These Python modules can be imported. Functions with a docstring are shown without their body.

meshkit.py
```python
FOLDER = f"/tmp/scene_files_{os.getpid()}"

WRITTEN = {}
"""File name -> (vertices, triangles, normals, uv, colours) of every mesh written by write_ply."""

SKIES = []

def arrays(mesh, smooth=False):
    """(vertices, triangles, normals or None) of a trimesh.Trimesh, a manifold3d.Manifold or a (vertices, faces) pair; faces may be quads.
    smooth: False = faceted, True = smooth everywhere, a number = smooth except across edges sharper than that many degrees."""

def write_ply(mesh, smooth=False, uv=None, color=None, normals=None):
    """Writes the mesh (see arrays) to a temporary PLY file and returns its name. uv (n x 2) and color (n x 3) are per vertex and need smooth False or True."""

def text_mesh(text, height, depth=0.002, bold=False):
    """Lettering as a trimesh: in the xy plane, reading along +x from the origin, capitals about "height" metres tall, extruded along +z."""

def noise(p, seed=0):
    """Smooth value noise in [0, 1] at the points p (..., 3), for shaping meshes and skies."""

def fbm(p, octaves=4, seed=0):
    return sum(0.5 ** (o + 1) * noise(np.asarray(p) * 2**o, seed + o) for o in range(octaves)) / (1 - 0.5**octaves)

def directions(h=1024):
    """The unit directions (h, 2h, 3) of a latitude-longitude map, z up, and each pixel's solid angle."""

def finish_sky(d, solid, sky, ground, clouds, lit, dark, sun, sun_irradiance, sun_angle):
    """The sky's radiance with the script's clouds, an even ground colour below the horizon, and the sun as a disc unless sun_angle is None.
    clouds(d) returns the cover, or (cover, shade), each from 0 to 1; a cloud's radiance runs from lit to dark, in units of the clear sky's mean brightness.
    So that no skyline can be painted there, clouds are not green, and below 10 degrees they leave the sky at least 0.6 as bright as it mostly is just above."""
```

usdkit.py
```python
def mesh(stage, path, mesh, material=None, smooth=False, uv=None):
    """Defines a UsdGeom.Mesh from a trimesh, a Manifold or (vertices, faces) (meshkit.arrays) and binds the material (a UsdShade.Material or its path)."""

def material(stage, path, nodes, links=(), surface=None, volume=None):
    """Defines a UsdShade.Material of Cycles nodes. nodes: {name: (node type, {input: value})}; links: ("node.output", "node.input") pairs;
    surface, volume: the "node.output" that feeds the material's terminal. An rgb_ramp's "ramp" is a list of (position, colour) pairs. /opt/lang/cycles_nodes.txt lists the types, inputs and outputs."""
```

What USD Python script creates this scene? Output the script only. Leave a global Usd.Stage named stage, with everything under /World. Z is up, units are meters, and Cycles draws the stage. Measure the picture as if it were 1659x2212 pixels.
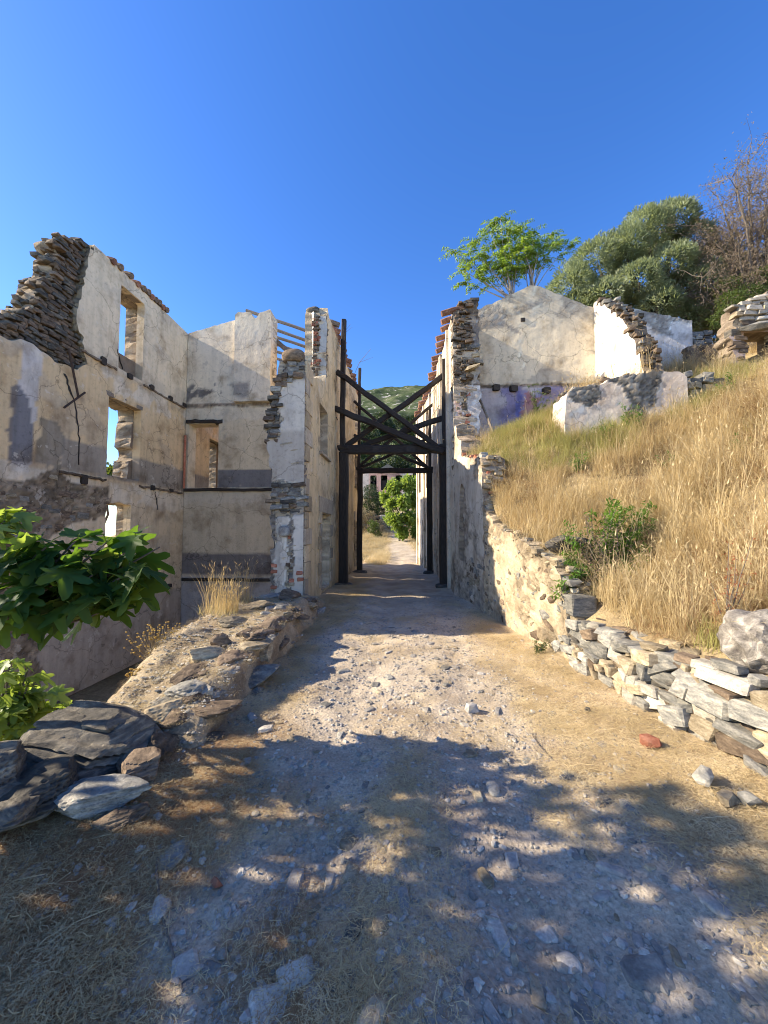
import math, random
import numpy as np
import trimesh, shapely
from shapely.geometry import Polygon, box as sbox
from scipy.interpolate import RBFInterpolator
from scipy.spatial import cKDTree, ConvexHull
from pxr import Usd, UsdGeom, UsdLux, UsdShade, Gf, Sdf, Vt
import usdkit
from meshkit import noise, fbm

stage = Usd.Stage.CreateInMemory()
UsdGeom.SetStageUpAxis(stage, 'Z')
UsdGeom.Xform.Define(stage, '/World')
UsdGeom.Scope.Define(stage, '/World/Looks')
T = Sdf.ValueTypeNames

# ------------------------------------------------------------------ camera, sky, sun, exposure
PITCH, YAW, EYE, FPX = math.radians(3.0), math.radians(3.3), 1.6, 830.0
EXPOSURE = 1.68
SKY_STRENGTH, SUN_INTENSITY = 0.102, 1.05
SUN_EL, SUN_BACK = math.radians(31.0), math.radians(4.0)
SUN = np.array([-math.cos(SUN_EL) * math.cos(SUN_BACK), -math.cos(SUN_EL) * math.sin(SUN_BACK), math.sin(SUN_EL)])
CAM = np.array([0, 0, EYE])
FWD = np.array([-math.sin(YAW) * math.cos(PITCH), math.cos(YAW) * math.cos(PITCH), math.sin(PITCH)])
RGT = np.array([math.cos(YAW), math.sin(YAW), 0.0])
UPV = np.cross(RGT, FWD)
cam = UsdGeom.Camera.Define(stage, '/World/camera')
cm = np.eye(4)
cm[0, :3], cm[1, :3], cm[2, :3], cm[3, :3] = RGT, UPV, -FWD, CAM
cam.AddTransformOp().Set(Gf.Matrix4d(*cm.ravel().tolist()))
cam.CreateHorizontalApertureAttr(36.0)
cam.CreateVerticalApertureAttr(48.0)
cam.CreateFocalLengthAttr(18.0 * FPX / 829.5)
cam.CreateClippingRangeAttr(Gf.Vec2f(0.05, 20000))
cam.CreateExposureAttr(EXPOSURE)

def material(name, nodes, links, surface='p.BSDF', volume=None):
    return usdkit.material(stage, '/World/Looks/' + name, nodes, links, surface=surface, volume=volume)

sky = UsdLux.DomeLight.Define(stage, '/World/sky')
sky.GetPrim().SetCustomDataByKey('label', 'clear deep blue cloudless sky, paler towards the left horizon')
sky.GetPrim().SetCustomDataByKey('category', 'sky')
sky.GetPrim().SetCustomDataByKey('kind', 'structure')
skym = material('sky_look', {
    'sky': ('sky_texture', {'sky_type': 'single_scattering', 'sun_disc': False, 'sun_elevation': SUN_EL,
                            'sun_rotation': math.atan2(SUN[0], SUN[1]), 'altitude': 300.0, 'air_density': 1.0,
                            'aerosol_density': 0.35, 'ozone_density': 3.0}),
    'hs': ('hsv', {'hue': 0.513, 'saturation': 1.27, 'value': 1.0, 'fac': 1.0}),
    'bg': ('background_shader', {'strength': SKY_STRENGTH})}, [('sky.color', 'hs.color'), ('hs.color', 'bg.color')], surface='bg.background')
UsdShade.MaterialBindingAPI.Apply(sky.GetPrim()).Bind(skym)
sun = UsdLux.DistantLight.Define(stage, '/World/sun')
sun.CreateNormalizeAttr(True)
sun.CreateIntensityAttr(SUN_INTENSITY)
sun.CreateAngleAttr(0.5)
sun.CreateColorAttr(Gf.Vec3f(1.0, 0.87, 0.67))
zz = SUN; xx = np.cross([0, 0, 1.0], zz); xx /= np.linalg.norm(xx); yy = np.cross(zz, xx)
sm = np.eye(4); sm[0, :3], sm[1, :3], sm[2, :3] = xx, yy, zz
sun.AddTransformOp().Set(Gf.Matrix4d(*sm.ravel().tolist()))

# ------------------------------------------------------------------ helpers
def ray(px, py): return FWD * FPX + RGT * (px - 829.5) - UPV * (py - 1106)
def aty(px, py, Y): d = ray(px, py); return CAM + d * (Y / d[1])
def atx(px, py, X): d = ray(px, py); return CAM + d * (X / d[0])
def atz(px, py, Z=0.0): d = ray(px, py); return CAM + d * ((Z - EYE) / d[2])

counts, BASE = {}, {}
def path_for(name, parent=None):
    root = parent or '/World'
    k = counts.get((root, name), 0)
    counts[(root, name)] = k + 1
    return f'{root}/{name}' + (f'_{k:03d}' if k else '')
def tag(prim, label=None, cat=None, group=None, kind=None):
    p = prim.GetPrim() if hasattr(prim, 'GetPrim') else stage.GetPrimAtPath(prim)
    for k, v in (('label', label), ('category', cat), ('group', group), ('kind', kind)):
        if v: p.SetCustomDataByKey(k, v)
    return p
def thing(name, label, cat, loc=(0, 0, 0), group=None, kind=None):
    p = path_for(name)
    x = UsdGeom.Xform.Define(stage, p)
    x.AddTranslateOp().Set(Gf.Vec3d(*map(float, loc)))
    BASE[p] = np.array(loc, float)
    tag(x, label, cat, group, kind)
    return p
def base_of(p):
    while p not in BASE and p.count('/') > 1: p = p.rsplit('/', 1)[0]
    return BASE.get(p, np.zeros(3))
def put(name, mesh, mat, parent=None, smooth=False, paint=None, bare=None, label=None, cat=None, group=None, kind=None):
    """One Mesh prim. World coordinates in; a parent's base is taken off."""
    p = path_for(name, parent)
    if isinstance(mesh, trimesh.Trimesh): v, f = np.array(mesh.vertices), np.array(mesh.faces)
    else: v, f = np.asarray(mesh[0], float), np.asarray(mesh[1])
    use = np.unique(f)
    if len(use) < len(v):
        mp = np.zeros(len(v), int); mp[use] = np.arange(len(use)); v, f = v[use], mp[f]
        paint = None if paint is None else np.asarray(paint)[use]; bare = None if bare is None else np.asarray(bare)[use]
    if parent: v = v - base_of(parent)
    m = usdkit.mesh(stage, p, (v, f), mat, smooth=smooth)
    api = UsdGeom.PrimvarsAPI(m)
    if paint is not None: api.CreatePrimvar('paint', T.Color3fArray, 'vertex').Set(Vt.Vec3fArray.FromNumpy(np.asarray(paint, np.float32)))
    if bare is not None: api.CreatePrimvar('bare', T.FloatArray, 'vertex').Set(Vt.FloatArray.FromNumpy(np.asarray(bare, np.float32)))
    if label or kind or cat: tag(m, label, cat, group, kind)
    return p
def merge(parts):
    vs, fs, n = [], [], 0
    for v, f in parts:
        vs.append(np.asarray(v)); fs.append(np.asarray(f) + n); n += len(v)
    return np.vstack(vs), np.vstack(fs)
def nz(x): return x / max(np.linalg.norm(x), 1e-12)
def rng_of(*k): return np.random.default_rng([abs(int(q)) for q in k])

def tube(pts, rad, sides=6, cap=True):
    p = np.asarray(pts, float); n = len(p)
    r = np.broadcast_to(np.asarray(rad, float), (n,))
    t = np.gradient(p, axis=0); t /= np.linalg.norm(t, axis=1, keepdims=True) + 1e-12
    ref = np.where(np.abs(t[:, 2:]) < 0.9, [0, 0, 1.0], [1.0, 0, 0])
    a = np.cross(t, ref); a /= np.linalg.norm(a, axis=1, keepdims=True) + 1e-12
    b = np.cross(t, a); ang = np.arange(sides) * 2 * np.pi / sides
    v = p[:, None] + r[:, None, None] * (np.cos(ang)[None, :, None] * a[:, None] + np.sin(ang)[None, :, None] * b[:, None])
    i, j = np.meshgrid(np.arange(n - 1), np.arange(sides), indexing='ij')
    q = np.stack([i * sides + j, i * sides + (j + 1) % sides, (i + 1) * sides + (j + 1) % sides, (i + 1) * sides + j], -1).reshape(-1, 4)
    f = np.vstack([q[:, [0, 1, 2]], q[:, [0, 2, 3]]]); v = v.reshape(-1, 3)
    if cap:
        e = [[0, k + 1, k] for k in range(1, sides - 1)] + [[(n - 1) * sides, (n - 1) * sides + k, (n - 1) * sides + k + 1] for k in range(1, sides - 1)]
        f = np.vstack([f, e])
    return v, f
def beam(a, b, w, h, seed=0, n=9, warp=0.012, round_=0.25):
    """A rough hewn timber from a to b: an octagonal section, slightly bent and uneven."""
    a, b = np.asarray(a, float), np.asarray(b, float)
    R = rng_of(seed, 7)
    d = nz(b - a); ref = np.array([0, 1.0, 0]) if abs(d[1]) < 0.9 else np.array([0, 0, 1.0])
    s = nz(np.cross(d, ref)); q = np.cross(s, d)
    t = np.linspace(0, 1, n)
    off = (R.normal(0, warp, (n, 1)) * s + R.normal(0, warp, (n, 1)) * q)
    off[0] = off[-1] = 0
    c = a + t[:, None] * (b - a) + off
    k = 1 - round_
    sec = np.array([[1, k], [k, 1], [-k, 1], [-1, k], [-1, -k], [-k, -1], [k, -1], [1, -k]]) * [w / 2, h / 2]
    v = []
    for i in range(n):
        g = 1 + R.normal(0, 0.012)
        ss = sec * g + R.normal(0, 0.003, sec.shape)
        v.append(c[i] + ss[:, :1] * s + ss[:, 1:] * q)
    v = np.vstack(v); f = []
    for i in range(n - 1):
        for j in range(8):
            x, y = i * 8 + j, i * 8 + (j + 1) % 8
            f += [[x, y, y + 8], [x, y + 8, x + 8]]
    for k_ in range(1, 7):
        f += [[0, k_ + 1, k_], [(n - 1) * 8, (n - 1) * 8 + k_, (n - 1) * 8 + k_ + 1]]
    return v, np.array(f)
def rock(c, size, seed=0, axes=None, n=16, boxy=0.6):
    """An angular stone: the hull of points on a rounded box."""
    R = rng_of(seed, 11)
    p = R.normal(size=(n, 3)); p /= np.abs(p).max(1, keepdims=True) ** boxy * np.linalg.norm(p, axis=1, keepdims=True) ** (1 - boxy)
    p *= R.uniform(0.82, 1.0, (n, 1))
    h = ConvexHull(p); use = np.unique(h.simplices); mp = np.full(n, -1); mp[use] = np.arange(len(use))
    f = mp[h.simplices]; v = p[use]
    cr = np.cross(v[f[:, 1]] - v[f[:, 0]], v[f[:, 2]] - v[f[:, 0]])
    flip = (cr * v[f].mean(1)).sum(1) < 0
    f[flip] = f[flip][:, ::-1]
    v = v * np.asarray(size) / 2
    if axes is not None: v = v @ np.asarray(axes)
    return v + np.asarray(c), f
def block(c, size, seed=0, axes=None, bev=.16, jit=.16):
    """A roughly squared stone: a box with knocked off corners and skewed faces."""
    R = rng_of(seed, 12); P = []
    for sx in (-1, 1):
        for sy in (-1, 1):
            for sz in (-1, 1):
                q = np.array([sx, sy, sz]) * (1 - np.abs(R.normal(0, jit, 3))); b = R.uniform(.4, 1.5) * bev
                for k in range(3):
                    w = q * (1 - b); w[k] = q[k]; P.append(w)
    P = np.array(P); h = ConvexHull(P); use = np.unique(h.simplices); mp = np.full(len(P), -1); mp[use] = np.arange(len(use))
    f = mp[h.simplices]; v = P[use]
    cr = np.cross(v[f[:, 1]] - v[f[:, 0]], v[f[:, 2]] - v[f[:, 0]]); flip = (cr * v[f].mean(1)).sum(1) < 0; f[flip] = f[flip][:, ::-1]
    v = v * np.asarray(size) / 2
    if axes is not None: v = v @ np.asarray(axes)
    return v + np.asarray(c), f
def boulder(c, size, seed=0, sub=3, amp=0.22, layers=0.0, rot=0.0, freq=1.6, tilt=0.0):
    m = trimesh.creation.icosphere(subdivisions=sub)
    v = np.array(m.vertices)
    v = np.sign(v) * np.abs(v) ** 0.78
    n1 = fbm(v * freq + seed * 3.7, 4, seed) - 0.5
    v = v * (1 + amp * 2 * n1[:, None])
    v = v * (1 + 0.12 * (noise(v * 6 + seed, seed + 3)[:, None] - 0.5))
    if layers: v[:, :2] *= 1 + layers * (noise(np.c_[v[:, 0] * .6, v[:, 1] * .6, v[:, 2] * 9 + seed], seed + 9)[:, None] - 0.5)
    v = v * np.asarray(size) / 2
    ct, st = math.cos(tilt), math.sin(tilt)
    v = v @ np.array([[ct, 0, st], [0, 1, 0], [-st, 0, ct]])
    cr, sr = math.cos(rot), math.sin(rot)
    v = v @ np.array([[cr, sr, 0], [-sr, cr, 0], [0, 0, 1]])
    return v + np.asarray(c), np.array(m.faces)
def layered(c, size, seed=0, rot=0.0, tilt=0.0, n=5, off=.10, sub=2, amp=.16):
    """Schist: a pile of thin, ragged, many cornered leaves of rock, one mesh."""
    R = rng_of(seed, 14); parts = []; zc = np.cumsum(R.uniform(.5, 1.5, n)); zc = np.r_[0, zc] / zc[-1]
    for i in range(n):
        m = int(R.integers(7, 11)); a = np.sort(R.uniform(0, 2 * np.pi, m)); mid = (zc[i] + zc[i + 1]) / 2
        rr = (1 - .35 * abs(mid - .42) ** 1.5 * 2) * R.uniform(.72, 1.0, m)
        o = R.normal(0, off, 2)
        ring = np.c_[np.cos(a) * rr + o[0], np.sin(a) * rr + o[1]]
        lo = np.c_[ring * R.uniform(.90, .99), np.full(m, zc[i] * 2 - 1) + R.normal(0, .02, m)]; hi = np.c_[ring * R.uniform(.88, 1.0), np.full(m, zc[i + 1] * 2 - .97) + R.normal(0, .05, m)]
        P = np.vstack([lo, hi]); h = ConvexHull(P); use = np.unique(h.simplices); mp = np.full(len(P), -1); mp[use] = np.arange(len(use)); f = mp[h.simplices]; v = P[use]
        ce = v.mean(0); cr = np.cross(v[f[:, 1]] - v[f[:, 0]], v[f[:, 2]] - v[f[:, 0]]); fl = (cr * (v[f].mean(1) - ce)).sum(1) < 0; f[fl] = f[fl][:, ::-1]
        for _ in range(sub): v, f = trimesh.remesh.subdivide(v, f)
        parts.append((v, f))
    v, f = merge(parts); q = v * [1.6, 1.6, .9] + seed * 1.7
    v = v * (1 + amp * 1.6 * (fbm(q, 4, seed) - .5)[:, None]) + amp * .5 * np.stack([noise(v * 5 + s_, seed + s_) - .5 for s_ in (0, 1, 2)], 1)
    v = v * np.asarray(size) / 2
    ct, st = math.cos(tilt), math.sin(tilt); v = v @ np.array([[ct, 0, st], [0, 1, 0], [-st, 0, ct]])
    cr_, sr_ = math.cos(rot), math.sin(rot); v = v @ np.array([[cr_, sr_, 0], [-sr_, cr_, 0], [0, 0, 1]])
    return v + np.asarray(c), f
def fractured(c, size, seed=0, rot=0.0, tilt=0.0, sub=3, planes=26, strata=.07):
    """Broken schist: flat fracture planes cut a lump, thin ledges step around it."""
    R = rng_of(seed, 15); m = trimesh.creation.icosphere(subdivisions=sub); v = np.array(m.vertices)
    r = np.full(len(v), 1.25)
    for k in range(planes):
        n = R.normal(size=3); n[2] *= 1.5; n /= np.linalg.norm(n); d = R.uniform(.66, .98); q = v @ n
        r = np.where(q > .05, np.minimum(r, d / np.maximum(q, .05)), r)
    p = v * r[:, None]; ax = nz(np.array([R.normal(0, .2), R.normal(0, .2), 1])); t = p @ ax * R.uniform(5, 8)
    w = t + 1.2 * (fbm(p * 1.3 + seed, 3, seed) - .5); lv = np.floor(w); fr = w - lv
    st = noise(np.c_[lv * 3.1, p[:, 0] * 1.2 + lv, p[:, 1] * 1.2], seed + 1) - .5
    p = p * (1 + strata * 2.2 * st - strata * .8 * sstep(fr, .75, 1.0))[:, None]
    p = p * (1 + .10 * (fbm(p * 4 + seed, 3, seed + 2) - .5))[:, None]
    p[:, 2] *= 1.0
    p = p * np.asarray(size) / 2 / .92
    ct, s_ = math.cos(tilt), math.sin(tilt); p = p @ np.array([[ct, 0, s_], [0, 1, 0], [-s_, 0, ct]])
    cr_, sr_ = math.cos(rot), math.sin(rot); p = p @ np.array([[cr_, sr_, 0], [-sr_, cr_, 0], [0, 0, 1]])
    return p + np.asarray(c), np.array(m.faces)
def boxmesh(c, s, rotz=0.0, bev=0.012, seed=0, rough=0.0):
    """A block with bevelled edges."""
    hx, hy, hz = np.asarray(s, float) / 2
    b = min(bev, hx * .9, hy * .9, hz * .9); P = []
    for sx in (-1, 1):
        for sy in (-1, 1):
            for sz in (-1, 1):
                P += [[sx * hx, sy * (hy - b), sz * (hz - b)], [sx * (hx - b), sy * hy, sz * (hz - b)], [sx * (hx - b), sy * (hy - b), sz * hz]]
    P = np.array(P)
    if rough: P = P + rng_of(seed, 5).normal(0, rough, P.shape)
    h = ConvexHull(P); use = np.unique(h.simplices); mp = np.full(len(P), -1); mp[use] = np.arange(len(use))
    f = mp[h.simplices]; v = P[use]
    cr = np.cross(v[f[:, 1]] - v[f[:, 0]], v[f[:, 2]] - v[f[:, 0]])
    flip = (cr * v[f].mean(1)).sum(1) < 0; f[flip] = f[flip][:, ::-1]
    c_, s_ = math.cos(rotz), math.sin(rotz)
    return v @ np.array([[c_, s_, 0], [-s_, c_, 0], [0, 0, 1]]) + np.asarray(c), f

Z = np.array([0, 0, 1.0])
def sstep(x, a, b): t = np.clip((x - a) / (b - a), 0, 1); return t * t * (3 - 2 * t)
def band(u, z, a, b, soft=.03, jag=.05, seed=0):
    n = (fbm(np.c_[u * 3, z * 3, 0 * u], 4, seed) - .5) * 2 * jag
    return sstep(z + n, a - soft, a + soft) * (1 - sstep(z + n, b - soft, b + soft))
def inside(u, z, poly, jag=.08, seed=0, freq=4):
    """1 inside the outline (a list of points), with a ragged edge."""
    q = poly if hasattr(poly, 'geom_type') else Polygon(poly)
    du = (fbm(np.c_[u * freq, z * freq, 0 * u], 4, seed) - .5) * 4 * jag
    dz = (fbm(np.c_[u * freq + 31, z * freq, 0 * u], 4, seed + 1) - .5) * 4 * jag
    return shapely.contains_xy(q, u + du, z + dz).astype(float)
def jagged(pts, amp=.05, step=.09, seed=0, only=None):
    """A closed outline whose edges (all, or those listed in only) are broken up."""
    R = rng_of(seed, 3); out = []
    for i, a in enumerate(pts):
        b = pts[(i + 1) % len(pts)]; a, b = np.array(a, float), np.array(b, float)
        out.append(tuple(a)); L = np.linalg.norm(b - a)
        if only is not None and i not in only: continue
        n = int(L / step); nrm = np.array([b[1] - a[1], a[0] - b[0]]) / max(L, 1e-9)
        for k in range(1, n): out.append(tuple(a + (b - a) * (k + R.uniform(-.3, .3)) / n + nrm * R.normal(0, amp)))
    q = Polygon(out)
    return q if q.is_valid else q.buffer(0)
def slab(name, org, ud, nd, poly, thick, mat, parent=None, g=.06, rough=.012, paint=None, edge=(.2, .16, .12), edge_rough=.02, depth=.03, seed=0, nt=3, jamb=None, **kw):
    """A masonry wall: a fine uneven face over the outline poly (u along the wall, z up), cut through by its holes, with rough broken edges.
    paint(u, z) gives colour, how bare the masonry is (0..1)."""
    org, ud, nd = np.asarray(org, float), nz(np.asarray(ud, float)), nz(np.asarray(nd, float))
    u0, z0, u1, z1 = poly.bounds
    nu, nzn = int(np.ceil((u1 - u0) / g)) + 1, int(np.ceil((z1 - z0) / g)) + 1
    U = u0 + (np.arange(nu + 1)) * g - g / 2 * 0; W = z0 + np.arange(nzn + 1) * g
    cu, cz = np.meshgrid(U[:-1] + g / 2, W[:-1] + g / 2, indexing='ij')
    keep = shapely.contains_xy(poly, cu, cz)
    gu, gz = np.meshgrid(U, W, indexing='ij')
    idx = np.arange(gu.size).reshape(gu.shape)
    kc = np.argwhere(keep)
    a, b, c, d = idx[kc[:, 0], kc[:, 1]], idx[kc[:, 0] + 1, kc[:, 1]], idx[kc[:, 0] + 1, kc[:, 1] + 1], idx[kc[:, 0], kc[:, 1] + 1]
    u, z = gu.ravel().copy(), gz.ravel().copy()
    kp = np.zeros((nu + 2, nzn + 2), bool); kp[1:-1, 1:-1] = keep[:nu, :nzn]
    edges = []
    for (di, dj, p, q) in ((-1, 0, d, a), (1, 0, b, c), (0, -1, a, b), (0, 1, c, d)):
        nb = kp[kc[:, 0] + 1 + di, kc[:, 1] + 1 + dj]
        edges.append(np.c_[p[~nb], q[~nb]])
    edges = np.vstack(edges)
    bv = np.unique(edges)
    pts = shapely.points(u[bv], z[bv]); sl = shapely.get_coordinates(shapely.shortest_line(pts, poly.boundary)).reshape(-1, 2, 2)[:, 1]
    near = np.hypot(sl[:, 0] - u[bv], sl[:, 1] - z[bv]) < g * 1.5
    u[bv[near]], z[bv[near]] = sl[near, 0], sl[near, 1]
    used = np.unique(np.r_[a, b, c, d]); mp = np.full(gu.size, -1); mp[used] = np.arange(len(used))
    uu, zz_ = u[used], z[used]
    col, bare = paint(uu, zz_) if paint else (np.tile([.5, .42, .3], (len(uu), 1)), np.zeros(len(uu)))
    h = rough * 2 * (fbm(np.c_[uu * 1.7, zz_ * 1.7, 0 * uu + seed], 5, seed) - .5) + rough * .5 * (noise(np.c_[uu * 9, zz_ * 9, 0 * uu], seed) - .5)
    if bare.max() > 0:
        R = rng_of(seed, 21); n = int(max(8, (u1 - u0) * (z1 - z0) * 45)); cp = np.c_[R.uniform(u0, u1, n) * 1.0, R.uniform(z0, z1, n) * 1.7]
        dd, ii = cKDTree(cp).query(np.c_[uu, zz_ * 1.7], k=2)
        gap = dd[:, 1] - dd[:, 0]
        st = sstep(gap, .0, .06) * .028 + (R.uniform(0, .025, n))[ii[:, 0]]
        h = h - bare * depth + bare * st
        tone = R.uniform(.6, 1.25, n)[ii[:, 0]] * (.55 + .45 * sstep(gap, 0, .05))
        col = col * (1 - bare[:, None] + bare[:, None] * tone[:, None])
    front = org + uu[:, None] * ud + zz_[:, None] * Z + h[:, None] * nd
    ori = np.dot(np.cross(ud, Z), nd) > 0
    F = np.vstack([np.c_[mp[a], mp[b], mp[c]], np.c_[mp[a], mp[c], mp[d]]])
    if not ori: F = F[:, ::-1]
    V, C, B = [front], [col], [bare]
    back = org + uu[:, None] * ud + zz_[:, None] * Z - thick * nd
    nf = len(front)
    V.append(back); C.append(col); B.append(bare)
    Fs = [F, F[:, ::-1] + nf]
    e = mp[edges]; ne = len(e)
    bvs = np.unique(e); m2 = np.full(nf, -1); m2[bvs] = np.arange(len(bvs)); n0 = 2 * nf; nb = len(bvs)
    R = rng_of(seed, 22)
    jm = jamb(uu[bvs], zz_[bvs]) if jamb else np.zeros(nb)
    ec = np.where(jm[:, None] > 0, col[bvs], np.array(edge) * R.uniform(.7, 1.3, (nb, 1)))
    for k in range(nt + 1):
        t = k / nt
        p = front[bvs] * (1 - t) + back[bvs] * t
        if 0 < k < nt: p = p + ((R.normal(0, 1, (nb, 1)) * ud + R.normal(0, 1, (nb, 1)) * Z) * edge_rough) * (1 - jm[:, None])
        V.append(p); C.append(ec if jamb or k else ec); B.append(1.0 - jm)
    for k in range(nt):
        o1, o2 = n0 + k * nb, n0 + (k + 1) * nb
        p, q = m2[e[:, 0]], m2[e[:, 1]]
        s = np.vstack([np.c_[p + o1, p + o2, q + o2], np.c_[p + o1, q + o2, q + o1]])
        Fs.append(s if ori else s[:, ::-1])
    return put(name, (np.vstack(V), np.vstack(Fs)), mat, parent, True, paint=np.vstack(C), bare=np.concatenate(B), **kw)
def stones_on(parent, org, ud, nd, region, mats, size=(.2, .11), seed=0, proud=.03, depthm=.16, fill=1.0, limit=300, name='stone', jit=.25, tilt=.06, merge_all=False, boxy=.75, sq=True):
    """Coursed rubble over a region of a plane: every stone its own prim."""
    R = rng_of(seed, 31); org, ud, nd = np.asarray(org, float), nz(np.asarray(ud, float)), nz(np.asarray(nd, float))
    u0, z0, u1, z1 = region.bounds; z = z0; k = 0; out = []
    while z < z1:
        h = size[1] * R.uniform(.65, 1.4); u = u0 - R.uniform(0, size[0])
        while u < u1:
            w = size[0] * R.uniform(.5, 1.6)
            c = (u + w / 2, z + h / 2 + R.normal(0, h * .12))
            u += w * .97
            if not shapely.contains_xy(region, *c) or R.random() > fill: continue
            a = R.normal(0, tilt); e1 = ud * math.cos(a) + Z * math.sin(a); e2 = -ud * math.sin(a) + Z * math.cos(a)
            cc = org + c[0] * ud + c[1] * Z + nd * (R.uniform(-jit, 1) * proud - depthm * .42)
            sz_ = (w * 1.06, h * 1.1 * R.uniform(.88, 1.05), depthm); ax = np.array([e1, e2, nd])
            out.append(block(cc, sz_, seed * 991 + k, ax) if sq else rock(cc, sz_, seed * 991 + k, ax, n=16, boxy=boxy)); k += 1
        z += h * .95
    if len(out) > limit or merge_all:
        if merge_all: put(name, merge(out), mats[0], parent, kind='stuff'); return
        R.shuffle(out)
        put(name + '_infill', merge(out[limit:]), mats[0], parent, kind='stuff'); out = out[:limit]
    for i, m in enumerate(out): put(name, m, mats[int(R.integers(len(mats)))], parent)
def edge_stones(parent, org, ud, nd, pts, thick, mats, size=.2, seed=0, out=.05, name='stone', rows=3):
    """Loose stones along a broken edge (pts in u, z), across the wall's thickness behind the plane."""
    R = rng_of(seed, 41); org, ud, nd = np.asarray(org, float), nz(np.asarray(ud, float)), nz(np.asarray(nd, float))
    k = 0
    for (a, b) in zip(pts[:-1], pts[1:]):
        a, b = np.array(a), np.array(b); L = np.linalg.norm(b - a); n = max(1, int(L / (size * .62)))
        for i in range(n):
            for r_ in range(rows):
                t = (i + R.uniform(.1, .9)) / n; p = a + (b - a) * t
                s = size * R.uniform(.55, 1.25)
                c = org + (p[0] + R.normal(0, out * .5)) * ud + (p[1] + R.normal(0, out * .5)) * Z - nd * thick * (r_ + R.uniform(.25, .75)) / rows
                an = R.normal(0, .15); e1 = ud * math.cos(an) + Z * math.sin(an); e2 = -ud * math.sin(an) + Z * math.cos(an)
                put(name, block(c, (s * R.uniform(.8, 1.3), s * R.uniform(.35, .65), s * R.uniform(.7, 1.1)), seed * 97 + k, np.array([e1, e2, nd]), .2, .2), mats[int(R.integers(len(mats)))], parent); k += 1
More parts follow.
